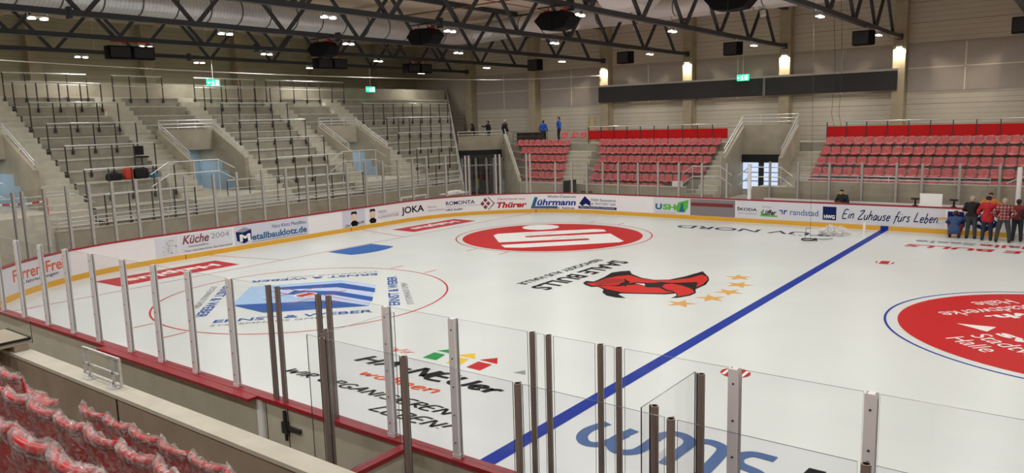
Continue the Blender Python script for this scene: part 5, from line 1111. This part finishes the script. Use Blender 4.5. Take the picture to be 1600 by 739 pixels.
FRONT = dict(el=(-.28, .04, 1.15), er=(.28, .04, 1.15), wl=(-.14, .24, 1.1), wr=(.14, .24, 1.1), hl=(-.08, .31, 1.12), hr=(.08, .31, 1.12))
PHONE = dict(FRONT, head=(0, .09, 1.6), neck=(0, .03, 1.5))
POCKET = dict(el=(-.32, -.06, 1.14), er=(.32, -.06, 1.14), wl=(-.24, .08, .95), wr=(.24, .08, .95), hl=(-.2, .13, .88), hr=(.2, .13, .88))
WIDE = dict(kl=(-.16, .03, .5), kr=(.16, .03, .5), al=(-.2, -.01, .09), ar=(.2, -.01, .09))
CROUCH = dict(hip=(0, -.12, .38), chest=(0, .1, .72), neck=(0, .17, .86), head=(0, .22, .98), kl=(-.2, .28, .5), kr=(.2, .28, .5), al=(-.15, .02, .09), ar=(.15, .02, .09), el=(-.3, .3, .6), er=(.3, .34, .68), wl=(-.22, .5, .66), wr=(.26, .52, .88), hl=(-.18, .58, .68), hr=(.25, .58, .96))
person((-4.78, 14.05, .002), .0, 'person in a blue jacket crouching at the far boards', M['cblue'], M['crustred'], M['hair'], CROUCH, 1.0, 'short', True)
person((-4.2, 14.15, .002), -.05, 'man in dark jacket and grey trousers right of the crouching person', M['cblack'], M['cgray'], M['hairg'], dict(FRONT))
person((-3.62, 13.85, .002), .0, 'man in a red hooded jacket and dark cap seen from behind at the far boards', M['cred'], M['jeans'], M['cap'], dict(POCKET, el=(-.3, .02, 1.14), er=(.3, .02, 1.14), wl=(-.26, .2, .98), wr=(.26, .2, .98), hl=(-.22, .28, .95), hr=(.22, .28, .95)), 1.02, 'cap', True)
person((-3.05, 13.6, .002), .0, 'man in a red and white checked shirt with legs apart seen from behind', M['plaid'], M['cgray'], M['hairg'], dict(AKIMBO, **WIDE), 1.0, 'short')
person((-2.12, 13.5, .002), .15, 'person in black at the right edge beside the checked shirt', M['cblack'], M['cblack'], M['hair'], dict(POCKET), 1.0)
person((-2.62, 14.12, .002), .0, 'person in a red top half hidden behind the man in black at the right edge', M['crustred'], M['jeans'], M['hair'], None, .96)
person((-3.72, 15.75, -.028), PI, 'man in an orange jacket behind the far boards facing the men on the ice', M['corange'], M['cblack'], M['hair'], dict(AKIMBO, el=(-.42, .05, 1.2), er=(.42, .05, 1.2), wl=(-.55, .2, 1.2), wr=(.55, .2, 1.2), hl=(-.62, .24, 1.2), hr=(.62, .24, 1.2)), 1.02)
person((-9.65, 15.9, -.028), PI - .3, 'person in dark clothes bowed over a phone behind the far boards', M['cgreen'], M['cblack'], M['hair'], PHONE, 1.0, 'short')
b = MB(); b.box(-.04, .04, -.005, .005, -.08, .08); o = b.build('mobile_phone', M['cblack']); o.location = (-9.75, 15.58, 1.12); o.rotation_euler = (.5, 0, .3); tag(o, 'dark phone held by the person behind the far boards', 'phone')
b = MB(); b.obox((-.16, 0, 0), (.16, 0, .02), .1, .07); b.tube((-.26, 0, -.02), (-.1, 0, 0), .02, n=8); o = b.build('hand_tool', M['gold']); o.location = (-5.27, 14.66, .7); tag(o, 'yellow hand tool held out by the crouching person', 'tool')
FZ = 3.674
person((-37.3, 22.0, FZ), 2.6, 'person in a black hooded coat leaning on the corner platform, leftmost of the three', M['cblack'], M['cblack'], M['cap'], PHONE, .9, 'hood', True)
person((-36.1, 22.3, FZ), 1.8, 'person in black pointing sideways on the corner platform, middle of the three', M['cblack'], M['cblack'], M['hair'], dict(el=(-.34, .1, 1.3), wl=(-.5, .3, 1.34), hl=(-.56, .37, 1.37)), .98, 'short', True)
person((-35.0, 22.9, FZ), -.3, 'person in a dark jacket with grey hair on the corner platform, rightmost of the three', M['cblack'], M['cgray'], M['hairg'], None, 1.0)
person((-32.6, 24.4, FZ), .3, 'shorter person in a blue jacket on the walkway behind the corner block', M['cbright'], M['cblack'], M['hair'], None, .92)
person((-30.9, 23.9, FZ), 2.2, 'taller man in a bright blue jacket on the walkway behind the corner block', M['cbright'], M['cblack'], M['hair'], POCKET, 1.05)

# ------------------------------------------------------------------ camera, world, view
cam = bpy.data.cameras.new('camera'); co = link('camera', cam)
yaw, pit, rol, F = -0.6537624732, -0.1499239747, -0.0278554856, 1186.551581
f = Vector((math.sin(yaw) * math.cos(pit), math.cos(yaw) * math.cos(pit), math.sin(pit))); r0 = Vector((math.cos(yaw), -math.sin(yaw), 0)); u0 = r0.cross(f)
r = r0 * math.cos(rol) + u0 * math.sin(rol); u = -r0 * math.sin(rol) + u0 * math.cos(rol)
mw = Matrix((( r.x, u.x, -f.x, -0.43423), (r.y, u.y, -f.y, -21.72311), (r.z, u.z, -f.z, 5.25885), (0, 0, 0, 1)))
co.matrix_world = mw; cam.sensor_fit = 'HORIZONTAL'; cam.sensor_width = 36; cam.lens = F / 1600 * 36; cam.clip_start = .05; cam.clip_end = 200
SC.camera = co
wd = bpy.data.worlds.new('world'); SC.world = wd; wd.use_nodes = True; wd.node_tree.nodes['Background'].inputs[0].default_value = (.5, .48, .45, 1); wd.node_tree.nodes['Background'].inputs[1].default_value = .03
vs = SC.view_settings; vs.view_transform = 'Standard'; vs.look = 'None'; vs.gamma = 1; vs.use_curve_mapping = False; vs.exposure = 0.05
SC.cycles.max_bounces = 8; SC.cycles.transparent_max_bounces = 48; SC.cycles.diffuse_bounces = 4; SC.cycles.glossy_bounces = 3; SC.cycles.transmission_bounces = 4
SC.cycles.use_denoising = True; SC.cycles.caustics_reflective = False; SC.cycles.caustics_refractive = False; SC.cycles.sample_clamp_indirect = 6
